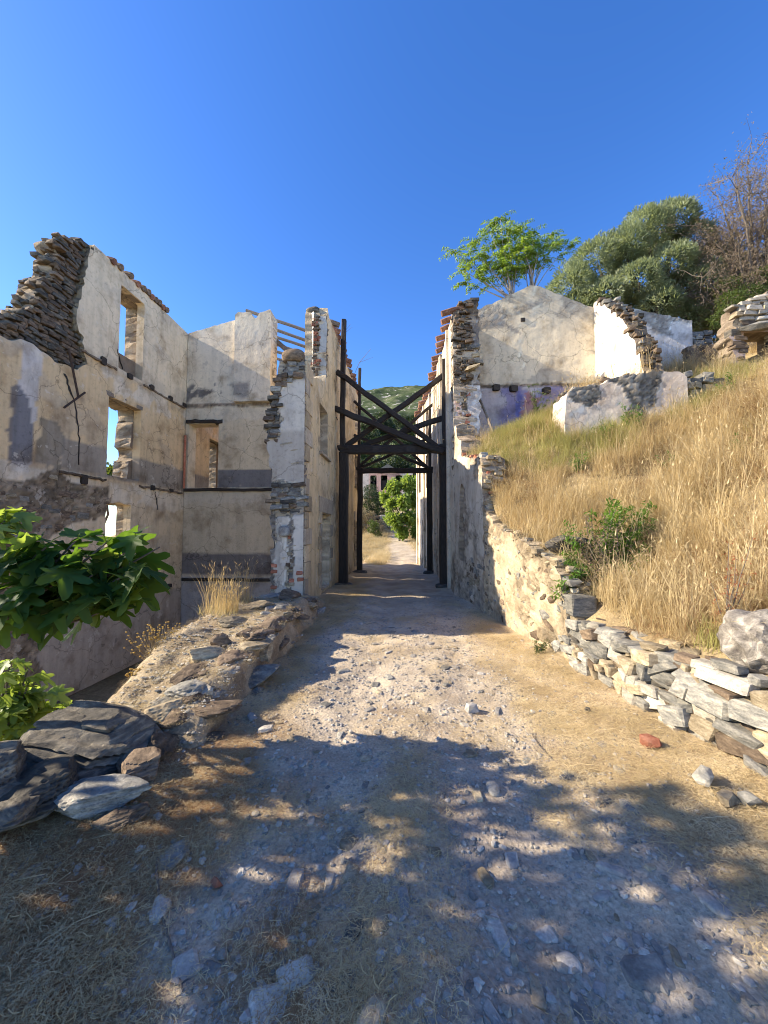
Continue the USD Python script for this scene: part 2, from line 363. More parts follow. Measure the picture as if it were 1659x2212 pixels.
# ------------------------------------------------------------------ materials
def wall_look(name, bump=.5, stain=.25, peel=(.0, (.6, .56, .5)), streak=.22, crack=.35):
    n = {
        'pa': ('attribute', {'attribute': 'paint'}), 'ba': ('attribute', {'attribute': 'bare'}),
        'g': ('geometry', {}), 'ms': ('mapping', {'scale': (5.5, 5.5, .45)}), 'ns': ('noise_texture', {'scale': 1.0, 'detail': 5.0, 'roughness': .6}),
        'rs': ('rgb_ramp', {'ramp': [(.3, (1 - streak,) * 3), (.55, (1, 1, 1)), (.8, (1 + streak * .35,) * 3)]}),
        'n1': ('noise_texture', {'scale': 1.6, 'detail': 8.0, 'roughness': .62}),
        'r1': ('rgb_ramp', {'ramp': [(.3, (1 - stain * 1.3, 1 - stain * 1.45, 1 - stain * 1.6)), (.5, (1, 1, 1)), (.75, (1.06, 1.05, 1.03))]}),
        'n2': ('noise_texture', {'scale': 11.0, 'detail': 8.0, 'roughness': .7}),
        'r2': ('rgb_ramp', {'ramp': [(.28, (.62, .6, .58)), (.45, (.98, .98, .98)), (.7, (1.08, 1.07, 1.05))]}),
        'n3': ('noise_texture', {'scale': 3.1, 'detail': 9.0, 'roughness': .68, 'distortion': .3}),
        'r3': ('rgb_ramp', {'ramp': [(.6, (0, 0, 0)), (.625, (1, 1, 1))]}),
        'pk': ('math', {'math_type': 'multiply', 'value2': peel[0]}),
        'm1': ('mix_color', {'blend_type': 'multiply', 'fac': 1.0, 'use_clamp': False}), 'm2': ('mix_color', {'blend_type': 'multiply', 'fac': 1.0, 'use_clamp': False}),
        'm3': ('mix_color', {'blend_type': 'multiply', 'fac': .8, 'use_clamp': False}), 'm4': ('mix_color', {'blend_type': 'mix', 'b': peel[1]}),
        'vd': ('voronoi_texture', {'feature': 'distance_to_edge', 'scale': .75, 'randomness': 1.0}), 'vw': ('vector_math', {'math_type': 'add'}),
        'nw': ('noise_texture', {'scale': 2.2, 'detail': 6.0}), 'vs': ('vector_math', {'math_type': 'scale', 'scale': .55}),
        'cr': ('rgb_ramp', {'ramp': [(.0, (1 - crack,) * 3), (.004, (1 - crack * .7,) * 3), (.008, (1, 1, 1))]}),
        'm5': ('mix_color', {'blend_type': 'multiply', 'fac': 1.0}),
        'nb': ('noise_texture', {'scale': 22.0, 'detail': 9.0, 'roughness': .7}), 'nc': ('noise_texture', {'scale': 5.0, 'detail': 4.0}),
        'hb': ('math', {'math_type': 'multiply_add', 'value2': .35}), 'bs': ('math', {'math_type': 'multiply_add', 'value2': .9, 'value3': bump}),
        'b': ('bump', {'distance': .03}), 'p': ('principled_bsdf', {'roughness': .93, 'specular_ior_level': .15})}
    l = [('g.position', 'ms.vector'), ('ms.vector', 'ns.vector'), ('ns.fac', 'rs.fac'), ('g.position', 'n1.vector'), ('n1.fac', 'r1.fac'),
         ('g.position', 'n2.vector'), ('n2.fac', 'r2.fac'), ('g.position', 'n3.vector'), ('n3.fac', 'r3.fac'), ('r3.color', 'pk.value1'),
         ('pa.color', 'm1.a'), ('rs.color', 'm1.b'), ('m1.result', 'm2.a'), ('r1.color', 'm2.b'), ('m2.result', 'm4.a'), ('pk.value', 'm4.fac'),
         ('m4.result', 'm3.a'), ('r2.color', 'm3.b'),
         ('g.position', 'nw.vector'), ('nw.color', 'vs.vector1'), ('vs.vector', 'vw.vector1'), ('g.position', 'vw.vector2'), ('vw.vector', 'vd.vector'), ('vd.distance', 'cr.fac'),
         ('m3.result', 'm5.a'), ('cr.color', 'm5.b'), ('m5.result', 'p.base_color'),
         ('g.position', 'nb.vector'), ('g.position', 'nc.vector'), ('nc.fac', 'hb.value1'), ('nb.fac', 'hb.value3'), ('hb.value', 'b.height'),
         ('ba.fac', 'bs.value1'), ('bs.value', 'b.strength'), ('b.normal', 'p.normal')]
    return material(name, n, l)
M_TAN = wall_look('plaster_tan', peel=(.45, (.64, .57, .46)), stain=.32, streak=.17, crack=.45)
M_PALE = wall_look('plaster_pale', peel=(.45, (.42, .38, .31)), stain=.33, streak=.15, crack=.42)
M_MASON = wall_look('bare_masonry', bump=1.1, stain=.35, peel=(.3, (.16, .12, .09)), crack=.0)

def stone_look(name, a, b, c, scale=10.0, layer=3.0, bump=.6, rough=.85):
    n = {'g': ('geometry', {}), 'oi': ('object_info', {}), 'mp': ('mapping', {'scale': (1, 1, layer), 'rotation': (.25, .15, 0)}),
         'n1': ('noise_texture', {'scale': scale, 'detail': 8.0, 'roughness': .65, 'distortion': .4}),
         'r1': ('rgb_ramp', {'ramp': [(.3, a), (.5, b), (.68, c)]}),
         'n2': ('noise_texture', {'scale': scale * 7, 'detail': 6.0, 'roughness': .7}), 'r2': ('rgb_ramp', {'ramp': [(.3, (.6,) * 3), (.5, (1,) * 3), (.72, (1.3,) * 3)]}),
         'm': ('mix_color', {'blend_type': 'multiply', 'fac': .8, 'use_clamp': False}),
         'rv': ('map_range', {'from_min': 0., 'from_max': 1., 'to_min': .55, 'to_max': 1.12}), 'm2': ('mix_color', {'blend_type': 'multiply', 'fac': 1.0, 'use_clamp': False}),
         'cc': ('combine_color', {}),
         'b': ('bump', {'distance': .02, 'strength': bump}), 'ad': ('math', {'math_type': 'multiply_add', 'value2': .4}), 'p': ('principled_bsdf', {'roughness': rough, 'specular_ior_level': .25})}
    l = [('g.position', 'mp.vector'), ('mp.vector', 'n1.vector'), ('n1.fac', 'r1.fac'), ('g.position', 'n2.vector'), ('n2.fac', 'r2.fac'), ('r1.color', 'm.a'), ('r2.color', 'm.b'),
         ('oi.random', 'rv.value'), ('rv.result', 'cc.r'), ('rv.result', 'cc.g'), ('rv.result', 'cc.b'), ('m.result', 'm2.a'), ('cc.color', 'm2.b'), ('m2.result', 'p.base_color'),
         ('n2.fac', 'ad.value1'), ('n1.fac', 'ad.value3'), ('ad.value', 'b.height'), ('b.normal', 'p.normal')]
    return material(name, n, l)
S_GREY = stone_look('schist_grey', (.10, .10, .095), (.22, .21, .185), (.37, .34, .28))
S_OCHRE = stone_look('schist_ochre', (.17, .13, .08), (.31, .25, .165), (.45, .38, .26))
S_PALE = stone_look('stone_pale', (.28, .25, .21), (.43, .39, .32), (.58, .53, .44))
S_BROWN = stone_look('stone_brown', (.06, .043, .03), (.145, .105, .072), (.25, .185, .125))
S_RED = stone_look('brick_red', (.24, .08, .045), (.36, .13, .075), (.46, .22, .14), layer=1.0)
S_DARK = stone_look('rock_dark', (.035, .033, .032), (.095, .085, .07), (.25, .215, .16), scale=4.0, layer=5.0, bump=.9)
S_BLUE = stone_look('cobble_blue', (.19, .18, .17), (.31, .285, .25), (.43, .39, .32), scale=9.0, layer=1.5, bump=.35)
S_CONG = stone_look('conglomerate', (.07, .06, .055), (.19, .17, .145), (.40, .36, .31), scale=11.0, layer=1.0, bump=1.0)
RUB = [S_GREY, S_OCHRE, S_BROWN, S_DARK, S_BROWN]; RUBD = [S_BROWN, S_BROWN, S_DARK, S_BROWN, S_DARK]; DRY = [S_GREY, S_OCHRE, S_GREY, S_BROWN, S_OCHRE, S_PALE, S_GREY]

def wood_look(name, a, b, grain=(1, 1, 1)):
    n = {'tc': ('texture_coordinate', {}), 'g': ('geometry', {}), 'mp': ('mapping', {'scale': grain}), 'n': ('noise_texture', {'scale': 14.0, 'detail': 7.0, 'roughness': .65}),
         'r': ('rgb_ramp', {'ramp': [(.3, a), (.7, b)]}), 'b': ('bump', {'distance': .012, 'strength': .7}), 'p': ('principled_bsdf', {'roughness': .7, 'specular_ior_level': .3})}
    return material(name, n, [('g.position', 'mp.vector'), ('mp.vector', 'n.vector'), ('n.fac', 'r.fac'), ('r.color', 'p.base_color'), ('n.fac', 'b.height'), ('b.normal', 'p.normal')])
W_POST = wood_look('timber_dark_upright', (.010, .008, .007), (.06, .045, .034), (4, 4, .4))
W_BEAM = wood_look('timber_dark_level', (.012, .010, .009), (.05, .037, .028), (.5, 4, 4))
W_GREY = wood_look('timber_weathered', (.11, .085, .065), (.27, .22, .17), (.6, 4, 4))
W_BARK = wood_look('bark', (.06, .048, .038), (.17, .14, .115), (4, 4, 1))
W_PALEBARK = wood_look('bark_pale', (.2, .17, .14), (.4, .35, .3), (4, 4, 1))
IRON = wood_look('rusty_iron', (.02, .013, .010), (.07, .04, .025), (2, 2, 2))
TILE = stone_look('terracotta', (.13, .06, .035), (.26, .125, .075), (.38, .24, .16), layer=1.0)

def leaf_look(name, a, b, trans=.35, rough=.5, scale=2.0, tint=None, spec=.35):
    t = tint or tuple(min(1, x * k) for x, k in zip(b, (1.6, 1.7, .8)))
    n = {'g': ('geometry', {}), 'n': ('noise_texture', {'scale': scale, 'detail': 4.0}), 'rp': ('map_range', {'from_min': 0., 'from_max': 1., 'to_min': -.22, 'to_max': .22}),
         'ad': ('math', {'math_type': 'add'}), 'r': ('rgb_ramp', {'ramp': [(.25, a), (.75, b)]}),
         'p': ('principled_bsdf', {'roughness': rough, 'specular_ior_level': spec}), 't': ('translucent_bsdf', {}), 'tm': ('mix_color', {'blend_type': 'mix', 'fac': .7, 'b': t}), 'x': ('mix_closure', {'fac': trans})}
    return material(name, n, [('g.position', 'n.vector'), ('n.fac', 'ad.value1'), ('g.random_per_island', 'rp.value'), ('rp.result', 'ad.value2'), ('ad.value', 'r.fac'), ('r.color', 'p.base_color'),
                              ('r.color', 'tm.a'), ('tm.result', 't.color'), ('p.BSDF', 'x.closure1'), ('t.BSDF', 'x.closure2')], surface='x.closure')
L_FIG = leaf_look('fig_leaf', (.012, .045, .012), (.04, .105, .02), .4, .6, 9.0, (.22, .38, .03), .2)
L_FIG2 = leaf_look('fig_leaf_mid', (.03, .075, .015), (.075, .15, .028), .4, .6, 9.0, (.25, .40, .04), .2)
L_OLIVE = leaf_look('olive_leaf', (.12, .15, .09), (.44, .47, .36), .3, .5, 1.2)
L_AIL = leaf_look('tree_of_heaven_leaf', (.09, .17, .02), (.28, .35, .06), .4, .45, 1.5)
L_BROWN = leaf_look('withered_leaf', (.16, .12, .095), (.31, .25, .20), .25, .8, 1.5)
L_DARK = leaf_look('evergreen_leaf', (.018, .034, .014), (.06, .085, .03), .2, .5, .5)
L_MID = leaf_look('scrub_leaf', (.05, .08, .02), (.14, .17, .045), .3, .55, .5)
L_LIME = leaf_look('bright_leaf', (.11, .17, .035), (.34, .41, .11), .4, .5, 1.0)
L_REED = leaf_look('reed_leaf', (.10, .16, .05), (.22, .32, .13), .35, .5, .5)
L_SHRUB = leaf_look('inula_leaf', (.05, .12, .015), (.18, .29, .04), .35, .5, 3.0)
L_DRYSHRUB = leaf_look('dry_twig', (.20, .15, .10), (.38, .31, .22), .2, .8, 1.5)
G_GOLD = leaf_look('dry_grass_gold', (.40, .30, .15), (.78, .64, .36), .35, .7, 1.3, (.7, .52, .22))
G_PALE = leaf_look('dry_grass_pale', (.52, .42, .24), (.86, .74, .48), .35, .7, 1.3, (.7, .55, .28))
G_BROWN = leaf_look('dry_grass_brown', (.24, .145, .07), (.46, .31, .165), .35, .75, 1.3, (.5, .35, .16))
G_OLIVE = leaf_look('dry_grass_green', (.26, .25, .08), (.52, .46, .18), .35, .7, 1.3, (.5, .45, .14))
G_STRAW = leaf_look('straw', (.44, .33, .18), (.90, .75, .48), .15, .75, 2.0)
G_RUST = leaf_look('rusty_stalk', (.25, .07, .03), (.42, .16, .07), .2, .8, 2.0)
G_YEL = leaf_look('everlasting_flower', (.38, .24, .05), (.58, .42, .12), .2, .8, 5.0)

def soil_look(name, a, b, c, scale=1.6, grit=60.0, bump=.8):
    n = {'g': ('geometry', {}), 'n1': ('noise_texture', {'scale': scale, 'detail': 9.0, 'roughness': .65}), 'r1': ('rgb_ramp', {'ramp': [(.32, a), (.5, b), (.68, c)]}),
         'n2': ('noise_texture', {'scale': grit, 'detail': 5.0, 'roughness': .75}), 'r2': ('rgb_ramp', {'ramp': [(.3, (.55,) * 3), (.5, (1,) * 3), (.7, (1.35,) * 3)]}),
         'v': ('voronoi_texture', {'scale': 38.0, 'feature': 'f1'}), 'rv': ('rgb_ramp', {'ramp': [(.0, (1.25,) * 3), (.25, (1.05,) * 3), (.6, (.85,) * 3)]}),
         'm': ('mix_color', {'blend_type': 'multiply', 'fac': .85, 'use_clamp': False}), 'm2': ('mix_color', {'blend_type': 'multiply', 'fac': .7, 'use_clamp': False}),
         'pa': ('attribute', {'attribute': 'paint'}), 'm3': ('mix_color', {'blend_type': 'multiply', 'fac': 1.0, 'use_clamp': False}),
         'h': ('math', {'math_type': 'multiply_add', 'value2': -.5}), 'b': ('bump', {'distance': .015, 'strength': bump}), 'p': ('principled_bsdf', {'roughness': .95, 'specular_ior_level': .1})}
    return material(name, n, [('g.position', 'n1.vector'), ('n1.fac', 'r1.fac'), ('g.position', 'n2.vector'), ('n2.fac', 'r2.fac'), ('r1.color', 'm.a'), ('r2.color', 'm.b'),
                              ('g.position', 'v.vector'), ('v.distance', 'rv.fac'), ('m.result', 'm2.a'), ('rv.color', 'm2.b'), ('m2.result', 'm3.a'), ('pa.color', 'm3.b'), ('m3.result', 'p.base_color'),
                              ('v.distance', 'h.value1'), ('n2.fac', 'h.value3'), ('h.value', 'b.height'), ('b.normal', 'p.normal')])
E_ROAD = soil_look('road_dirt', (.29, .245, .19), (.43, .37, .29), (.53, .46, .355))
E_BANK = soil_look('bank_earth', (.17, .13, .09), (.30, .24, .165), (.42, .35, .25), 3.0)
E_SLOPE = soil_look('slope_earth', (.16, .12, .075), (.30, .23, .13), (.42, .33, .18), 1.2)
E_FAR = soil_look('far_ground', (.16, .13, .07), (.26, .21, .12), (.36, .29, .16), .4, 9.0)
def hill_look(name, stops, scale, rocks):
    n = {'g': ('geometry', {}), 'n1': ('noise_texture', {'scale': scale, 'detail': 9.0, 'roughness': .7}), 'r1': ('rgb_ramp', {'ramp': stops}),
         'n2': ('noise_texture', {'scale': scale * 2.3, 'detail': 8.0, 'roughness': .7, 'distortion': .6}), 'r2': ('rgb_ramp', {'ramp': [(rocks, (0, 0, 0)), (rocks + .04, (1, 1, 1))]}),
         'm': ('mix_color', {'blend_type': 'mix', 'b': (.36, .34, .31)}), 'p': ('principled_bsdf', {'roughness': 1.0, 'specular_ior_level': .0})}
    return material(name, n, [('g.position', 'n1.vector'), ('n1.fac', 'r1.fac'), ('g.position', 'n2.vector'), ('n2.fac', 'r2.fac'), ('r1.color', 'm.a'), ('r2.color', 'm.fac'), ('m.result', 'p.base_color')])
E_MOUNT = hill_look('mountain_scrub', [(.36, (.028, .042, .024)), (.5, (.06, .08, .04)), (.66, (.13, .135, .085))], .03, .58)
E_HILL = hill_look('hillside_scrub', [(.36, (.04, .06, .02)), (.52, (.10, .12, .045)), (.66, (.26, .21, .11))], .12, .72)
# ------------------------------------------------------------------ the ground
def lerp(x, pts): a = np.array(pts, float); return np.interp(x, a[:, 0], a[:, 1])
def xr(Y): return lerp(Y, [(-4, 3.2), (1.5, 2.7), (2.68, 2.33), (3.45, 2.08), (5.0, 1.96), (7.0, 1.66), (8, 1.54), (10.35, 1.30), (15.6, 1.15), (20.5, .6)])
def rz(x, Y):
    x, Y = np.asarray(x, float), np.asarray(Y, float)
    p = np.stack([x, Y, 0 * x], -1)
    z = .09 * (fbm(p * .8, 3, 4) - .5) + .05 * (fbm(p * 3.2, 4, 5) - .5) + .022 * (noise(p * 11, 6) - .5) * sstep(9 - Y, 0, 5)
    rut = np.exp(-((x + .45) / .28) ** 2) + np.exp(-((x - .75) / .3) ** 2)
    near = z - .035 * rut + .05 * sstep(np.abs(x), 1.2, 2.1) - .02
    return np.where(Y > 26.4, lerp(Y, [(26, -1.7), (26.6, -.1), (29, .25), (35, 1.1), (45, 3.0)]) + .05, near)
def grid_mesh(X, Yv, fz, keep=None):
    gx, gy = np.meshgrid(X, Yv, indexing='ij'); gz = fz(gx, gy)
    v = np.stack([gx, gy, gz], -1).reshape(-1, 3); nx, ny = len(X), len(Yv)
    i, j = np.meshgrid(np.arange(nx - 1), np.arange(ny - 1), indexing='ij')
    a = i * ny + j; q = np.stack([a, a + ny, a + ny + 1, a + 1], -1).reshape(-1, 4)
    if keep is not None: q = q[keep(v[q].mean(1))]
    return v, np.vstack([q[:, [0, 1, 2]], q[:, [0, 2, 3]]])
def verge(x, Y):
    """How grassy the road is at a point: the two margins and tufts between the ruts."""
    n = fbm(np.stack([x * 1.1, Y * .8, 0 * x], -1), 4, 12) - .5
    n2 = fbm(np.stack([x * 3.1, Y * 2.6, 0 * x + 3], -1), 4, 15) - .5
    near = sstep(2.9 - Y, 0, 1.0)
    e = sstep(x + n * .9 + n2 * .7 - near * .25, .95, 1.45) * sstep(9.5 - Y, 0, 2.5) + sstep(-x + n * 1.0 + n2 * .7 - near * -.15, .95, 1.4)
    m = sstep(fbm(np.stack([x * 3.3, Y * 2.6, 0 * x], -1), 4, 13), .54, .64) * .6 * sstep(3.6 - Y, 0, 1.2) * (1 - .8 * np.exp(-((x - .2) / .16) ** 2))
    m2 = sstep(fbm(np.stack([x * 2.6, Y * 1.1, 0 * x], -1), 4, 14), .56, .66) * .3
    return np.clip(e + m + m2, 0, 1)
Xr = np.concatenate([np.arange(-2.9, 3.0, .045)]); Yr = np.concatenate([np.arange(-4, .6, .2), np.arange(.6, 4.5, .035), np.arange(4.5, 9, .06), np.arange(9, 40, .16)])
rv, rf = grid_mesh(Xr, Yr, rz, keep=lambda c: ((c[:, 1] < 26.6) | (np.abs(c[:, 0] + .3 + .06 * (c[:, 1] - 27)) < 1.2 - .05 * (c[:, 1] - 27) + .25 * noise(np.c_[c[:, 1] * .8, 0 * c[:, 1], 0 * c[:, 1]], 3))) & (c[:, 0] < xr(c[:, 1]) + .25) & ((c[:, 0] > -2.35) | (c[:, 1] < 2.45)))
vg = verge(rv[:, 0], rv[:, 1])[:, None]
rut = (np.exp(-((rv[:, 0] - .3) / .22) ** 2) * sstep(4.6 - rv[:, 1], 0, 2))[:, None]
dusty = np.array([.90, .86, .86])
rp = (1 - vg) * (np.array([1.0, .97, .93]) * (1 - .6 * rut) + dusty * .6 * rut) + vg * np.array([1.06, .97, .80])
mul = (sstep(-rv[:, 0] + .25 * (noise(rv * 3, 7) - .5), .15, .6) * sstep(3.6 - rv[:, 1], 0, 1.0))[:, None]; rp = rp * (1 - mul * vg) + mul * vg * np.array([.66, .45, .29])
ROAD = put('road', (rv, rf), E_ROAD, None, True, paint=rp, label='unpaved track of pale dirt, gravel and cobbles running between the ruins', cat='road', kind='structure')

def hz(x, Y):
    """Land beyond the ruins: level, then rising to the wooded hillside and the mountain."""
    z = lerp(Y, [(26, -1.7), (26.6, -.1), (29, .25), (35, 1.1), (45, 3.0), (60, 6.5), (100, 19), (160, 39), (250, 62), (330, 74), (420, 92), (560, 170), (800, 305), (900, 315), (1400, 250)])
    z = z + sstep(Y, 380, 800) * (.075 * (x + 30)) * np.clip(Y / 800, 0, 1.3) * (x < 400)
    n = fbm(np.stack([x * .012, Y * .012, 0 * x], -1), 5, 31) - .5
    n2 = fbm(np.stack([x * .09, Y * .09, 0 * x], -1), 3, 32) - .5
    return z + n * np.clip((Y - 60) * .16, 0, 42) + n2 * np.clip((Y - 40) * .05, 0, 4)
def land(x, Y):
    left = sstep(-x - .28 * np.maximum(Y, 0), 6, 70)
    low = -1.75 - 12 * sstep(-x, 10, 60) - 30 * sstep(-x, 60, 600)
    near = np.where(Y < 26, -1.75, np.minimum(hz(x, Y), 400))
    h = near * (1 - left) + np.minimum(near, low) * left
    return h
Xg = np.concatenate([-np.geomspace(6000, 30, 26), np.arange(-28, 34, 2.0), np.geomspace(36, 6000, 26)])
Yg = np.concatenate([-np.geomspace(6000, 8, 20), np.arange(-6, 25, 2.0), [25.5, 26, 26.6, 27.2], np.arange(28, 60, 2.0), np.geomspace(62, 370, 22)])
gv, gf = grid_mesh(Xg, Yg, lambda a, b: land(a, b) - .02)
put('ground', (gv, gf), E_FAR, None, True, paint=np.ones((len(gv), 3)), label='dry ground falling away left of the ruins and rising beyond the track', cat='ground', kind='structure')
Xh = np.concatenate([np.arange(-420, -200, 14.), np.arange(-200, 140, 4.), np.arange(140, 700, 16.)])
Yh = np.concatenate([np.arange(64, 380, 4.0), np.arange(380, 1300, 7.0)])
hv, hf = grid_mesh(Xh, Yh, lambda a, b: land(a, b) + .05 * sstep(b, 60, 90), keep=lambda c: c[:, 1] < 345)
put('wooded_hillside', (hv, hf), E_HILL, None, True, label='green wooded hillside rising beyond the end of the track', cat='hillside', kind='structure')
hv, hf = grid_mesh(Xh, Yh, lambda a, b: land(a, b) + .05, keep=lambda c: c[:, 1] > 345)
put('mountain', (hv, hf), E_MOUNT, None, True, label='distant scrub covered mountain with grey outcrops along its skyline', cat='mountain', kind='structure')

SL = np.array([(2.35, 2.7, .5), (2.2, 3.5, .5), (2.1, 4.85, .5), (2.5, 3.0, .6), (2.8, 3.2, .75), (2.9, 4.8, 1.0), (2.15, 5.35, 1.1), (2.5, 5.3, 1.2), (2.0, 6.2, 1.5), (1.9, 7.0, 1.72), (1.82, 7.6, 2.15),
               (1.9, 8.2, 3.0), (1.95, 9.0, 3.35), (2.4, 9.3, 3.85), (2.9, 10.9, 4.3), (1.9, 10.9, 4.0), (3.3, 8.3, 3.55), (4.6, 8.2, 3.9), (6.1, 8.4, 4.3), (3.7, 7.5, 2.95), (3.6, 6.0, 1.95), (5.0, 7.0, 2.85), (4.94, 5.5, 2.5),
               (6.3, 7.0, 3.8), (8.4, 9.5, 5.6), (4.5, 10.6, 5.0), (5.3, 9.8, 5.2), (7, 10.8, 6.0), (8.5, 11.5, 6.4), (9.5, 14, 7.2), (5, 14, 6.3), (2, 14, 4.4), (12, 9, 7), (12, 13, 8.0), (4, 2, 1.2), (6, 3, 2.6), (8, 5, 4.2), (3.2, 0, .6), (6, 0, 2.2),
               (14, 2, 6), (20, 10, 9), (20, 25, 10.5), (8, 25, 6), (3, 25, 1.5), (1.5, 24, 0.2), (2, 18, 2.8), (34, 0, 10), (10, -4, 3.5), (3.6, -4, .5), (34, 30, 11)])
_rbf = RBFInterpolator(SL[:, :2], SL[:, 2], kernel='linear', smoothing=.02)
def sz(x, Y):
    x, Y = np.asarray(x, float), np.asarray(Y, float)
    z = _rbf(np.c_[x.ravel(), Y.ravel()]).reshape(x.shape)
    p = np.stack([x, Y, 0 * x], -1)
    return z + .25 * (fbm(p * .9, 3, 41) - .5) * sstep(x - xr(Y), .1, 1.2) + .05 * (fbm(p * 4, 3, 42) - .5)
Xs = np.concatenate([np.arange(.5, 7, .1), np.arange(7, 36, .5)]); Ys = np.concatenate([np.arange(-4, 2, .3), np.arange(2, 11.5, .1), np.arange(11.5, 26.5, .4)])
sv, sf = grid_mesh(Xs, Ys, sz, keep=lambda c: (c[:, 0] > xr(c[:, 1]) + .12 + .45 * (c[:, 1] > 10.2)))
put('grassy_slope', (sv, sf), E_SLOPE, None, True, paint=np.ones((len(sv), 3)), label='steep bank of earth under dry grass, right of the track', cat='slope', kind='structure')

# ------------------------------------------------------------------ stones in the road
def stone_batch(P, S, seed):
    """Many small stones in one go: jittered icosahedra."""
    R = rng_of(seed); m = trimesh.creation.icosahedron(); n = len(P)
    v = np.array(m.vertices)[None] * (1 + R.normal(0, .16, (n, 12, 1))) * (S[:, None] / 2)
    a = R.uniform(0, 2 * np.pi, n); c, s = np.cos(a)[:, None], np.sin(a)[:, None]
    x, y = v[..., 0] * c - v[..., 1] * s, v[..., 0] * s + v[..., 1] * c
    v = np.stack([x, y, v[..., 2]], -1) + P[:, None]
    f = np.array(m.faces)[None] + (np.arange(n) * 12)[:, None, None]
    return v.reshape(-1, 3), f.reshape(-1, 3)
R = rng_of(501)
placed = []
COB = [S_BLUE, S_BLUE, S_GREY, S_BLUE, S_GREY, S_OCHRE]
def cobble(x, Y, s, mat, flat=.5, rot=None, parent=ROAD, seed=None, sink=.22, name='cobble'):
    k = seed if seed is not None else int(R.integers(1e6))
    a = R.uniform(0, np.pi) if rot is None else rot
    ax = np.array([[math.cos(a), math.sin(a), 0], [-math.sin(a), math.cos(a), 0], [0, 0, 1]])
    h = s[2] if len(s) > 2 else s[0] * flat
    c = (x, Y, float(rz(x, Y)) + h * (.18 - sink))
    rnd = k % 5 == 0
    m = boulder(c, (s[0], s[1], h), k % 997, 2, .12, rot=a) if rnd else block(c, (s[0], s[1], h), k, ax, .35, .22)
    return put(name, m, mat, parent, smooth=30 if rnd else False)
while len(placed) < 285:
    u = R.random(); Y = 1.28 + 6.2 * u ** 1.7; x = R.uniform(-1.25, 1.9) if Y < 3.4 else R.uniform(-.9, 1.35)
    if x > xr(Y) - .35 or R.random() < .55 * float(verge(np.array(x), np.array(Y))): continue
    s = (.034 + .085 * R.random() ** 2.6) * (1.0 if Y < 4 else 1.15)
    if any((x - a) ** 2 + (Y - b) ** 2 < ((s + c) * .55) ** 2 for a, b, c in placed): continue
    placed.append((x, Y, s))
    cobble(x, Y, (s * R.uniform(1., 1.6), s * R.uniform(.6, 1.), s * R.uniform(.3, .5)), COB[int(R.integers(len(COB)))], rot=R.normal(1.4, .6))
for (px, py, a, b, mt, rt) in [(630, 1905, .07, .26, S_BLUE, 1.5), (712, 1880, .06, .13, S_BLUE, 1.5), (640, 2080, .13, .09, S_PALE, .5), (745, 2110, .11, .08, S_GREY, .2), (575, 2150, .13, .12, S_PALE, .3), (870, 1935, .045, .12, S_BLUE, 1.6),
                             (826, 1990, .07, .10, S_OCHRE, 1.3), (1395, 2070, .17, .13, S_GREY, .1), (1225, 2045, .09, .08, S_PALE, .3), (1320, 1870, .13, .05, S_BLUE, 2.7), (1105, 1850, .06, .10, S_BLUE, 1.4)]:
    q = atz(px, py); cobble(q[0], q[1], (a * 1.15, b * 1.15, .055), mt, rot=rt - 1.5 if b > a else rt, sink=.36)
n = 22000
gy = 1.2 + 9 * R.random(n) ** 1.6; gx = R.uniform(-1.9, 2.2, n)
ok = (gx < xr(gy) - .1) & (R.random(n) > .5 * verge(gx, gy)); gx, gy = gx[ok], gy[ok]
S = (.008 + .03 * R.random((len(gx), 1)) ** 3.2) * R.uniform(.7, 1.4, (len(gx), 3)) * [1.2, 1, .65]
h = len(gx) // 2
for sl, mt, nm in ((slice(0, h), S_BLUE, 'gravel'), (slice(h, None), S_PALE, 'gravel')):
    put(nm, stone_batch(np.c_[gx, gy, rz(gx, gy) + .001][sl], S[sl], 77), mt, ROAD, kind='stuff')
for (px, py, s, mt, lab, cat) in [
    (1405, 1622, (.15, .10, .11), S_RED, 'broken red brick lying in the straw before the dry stone wall', 'brick'),
    (1522, 1703, (.16, .13, .12), S_GREY, 'rounded pale stone in the straw, largest of three near the right edge', 'stone'),
    (1578, 1747, (.15, .12, .08), S_OCHRE, 'half buried greenish stone between two pale stones near the right edge', 'stone'),
    (1622, 1755, (.13, .10, .10), S_GREY, 'smooth pale stone nearest the right edge beside the straw', 'stone'),
    (1018, 1523, (.16, .10, .09), S_BLUE, 'smooth blue grey pebble lying alone on the sunlit track', 'stone'),
    (545, 1553, (.17, .09, .05), S_BLUE, 'flat dark slate in the shade at the left verge', 'stone'),
    (575, 1577, (.16, .07, .05), S_PALE, 'thin pale slate leaning in the straw at the left verge', 'stone'),
    (1270, 1540, (.06, .05, .06), S_DARK, 'small dark stone in the sunlit straw of the right verge', 'stone'),
    (470, 1893, (.07, .06, .05), S_RED, 'small reddish stone in shaded straw left of the track', 'stone')]:
    q = atz(px, py); k = int(px * 7 + py)
    zz0 = float(rz(q[0], q[1]))
    put('loose_stone' if cat == 'stone' else 'brick_fragment', rock((q[0], q[1], zz0 + s[2] * .38), s, k, np.array([[math.cos(k), math.sin(k), 0], [-math.sin(k), math.cos(k), 0], [0, 0, 1]]), n=18, boxy=.5), mt, label=lab, cat=cat)
# ------------------------------------------------------------------ the ruined house left of the track
LX = -6.9
HL = thing('ruined_house', 'tall roofless ruin with tan plaster, empty windows and a jagged gable, left of the track', 'ruin', (-4.5, 11, -1.75))
def L(px, py, X=LX): q = atx(px, py, X); return (q[1], q[2])
def pal(n, c): return np.tile(np.array(c, float), (n, 1))
def mixc(col, m, c): return col * (1 - m[:, None]) + np.array(c) * m[:, None]
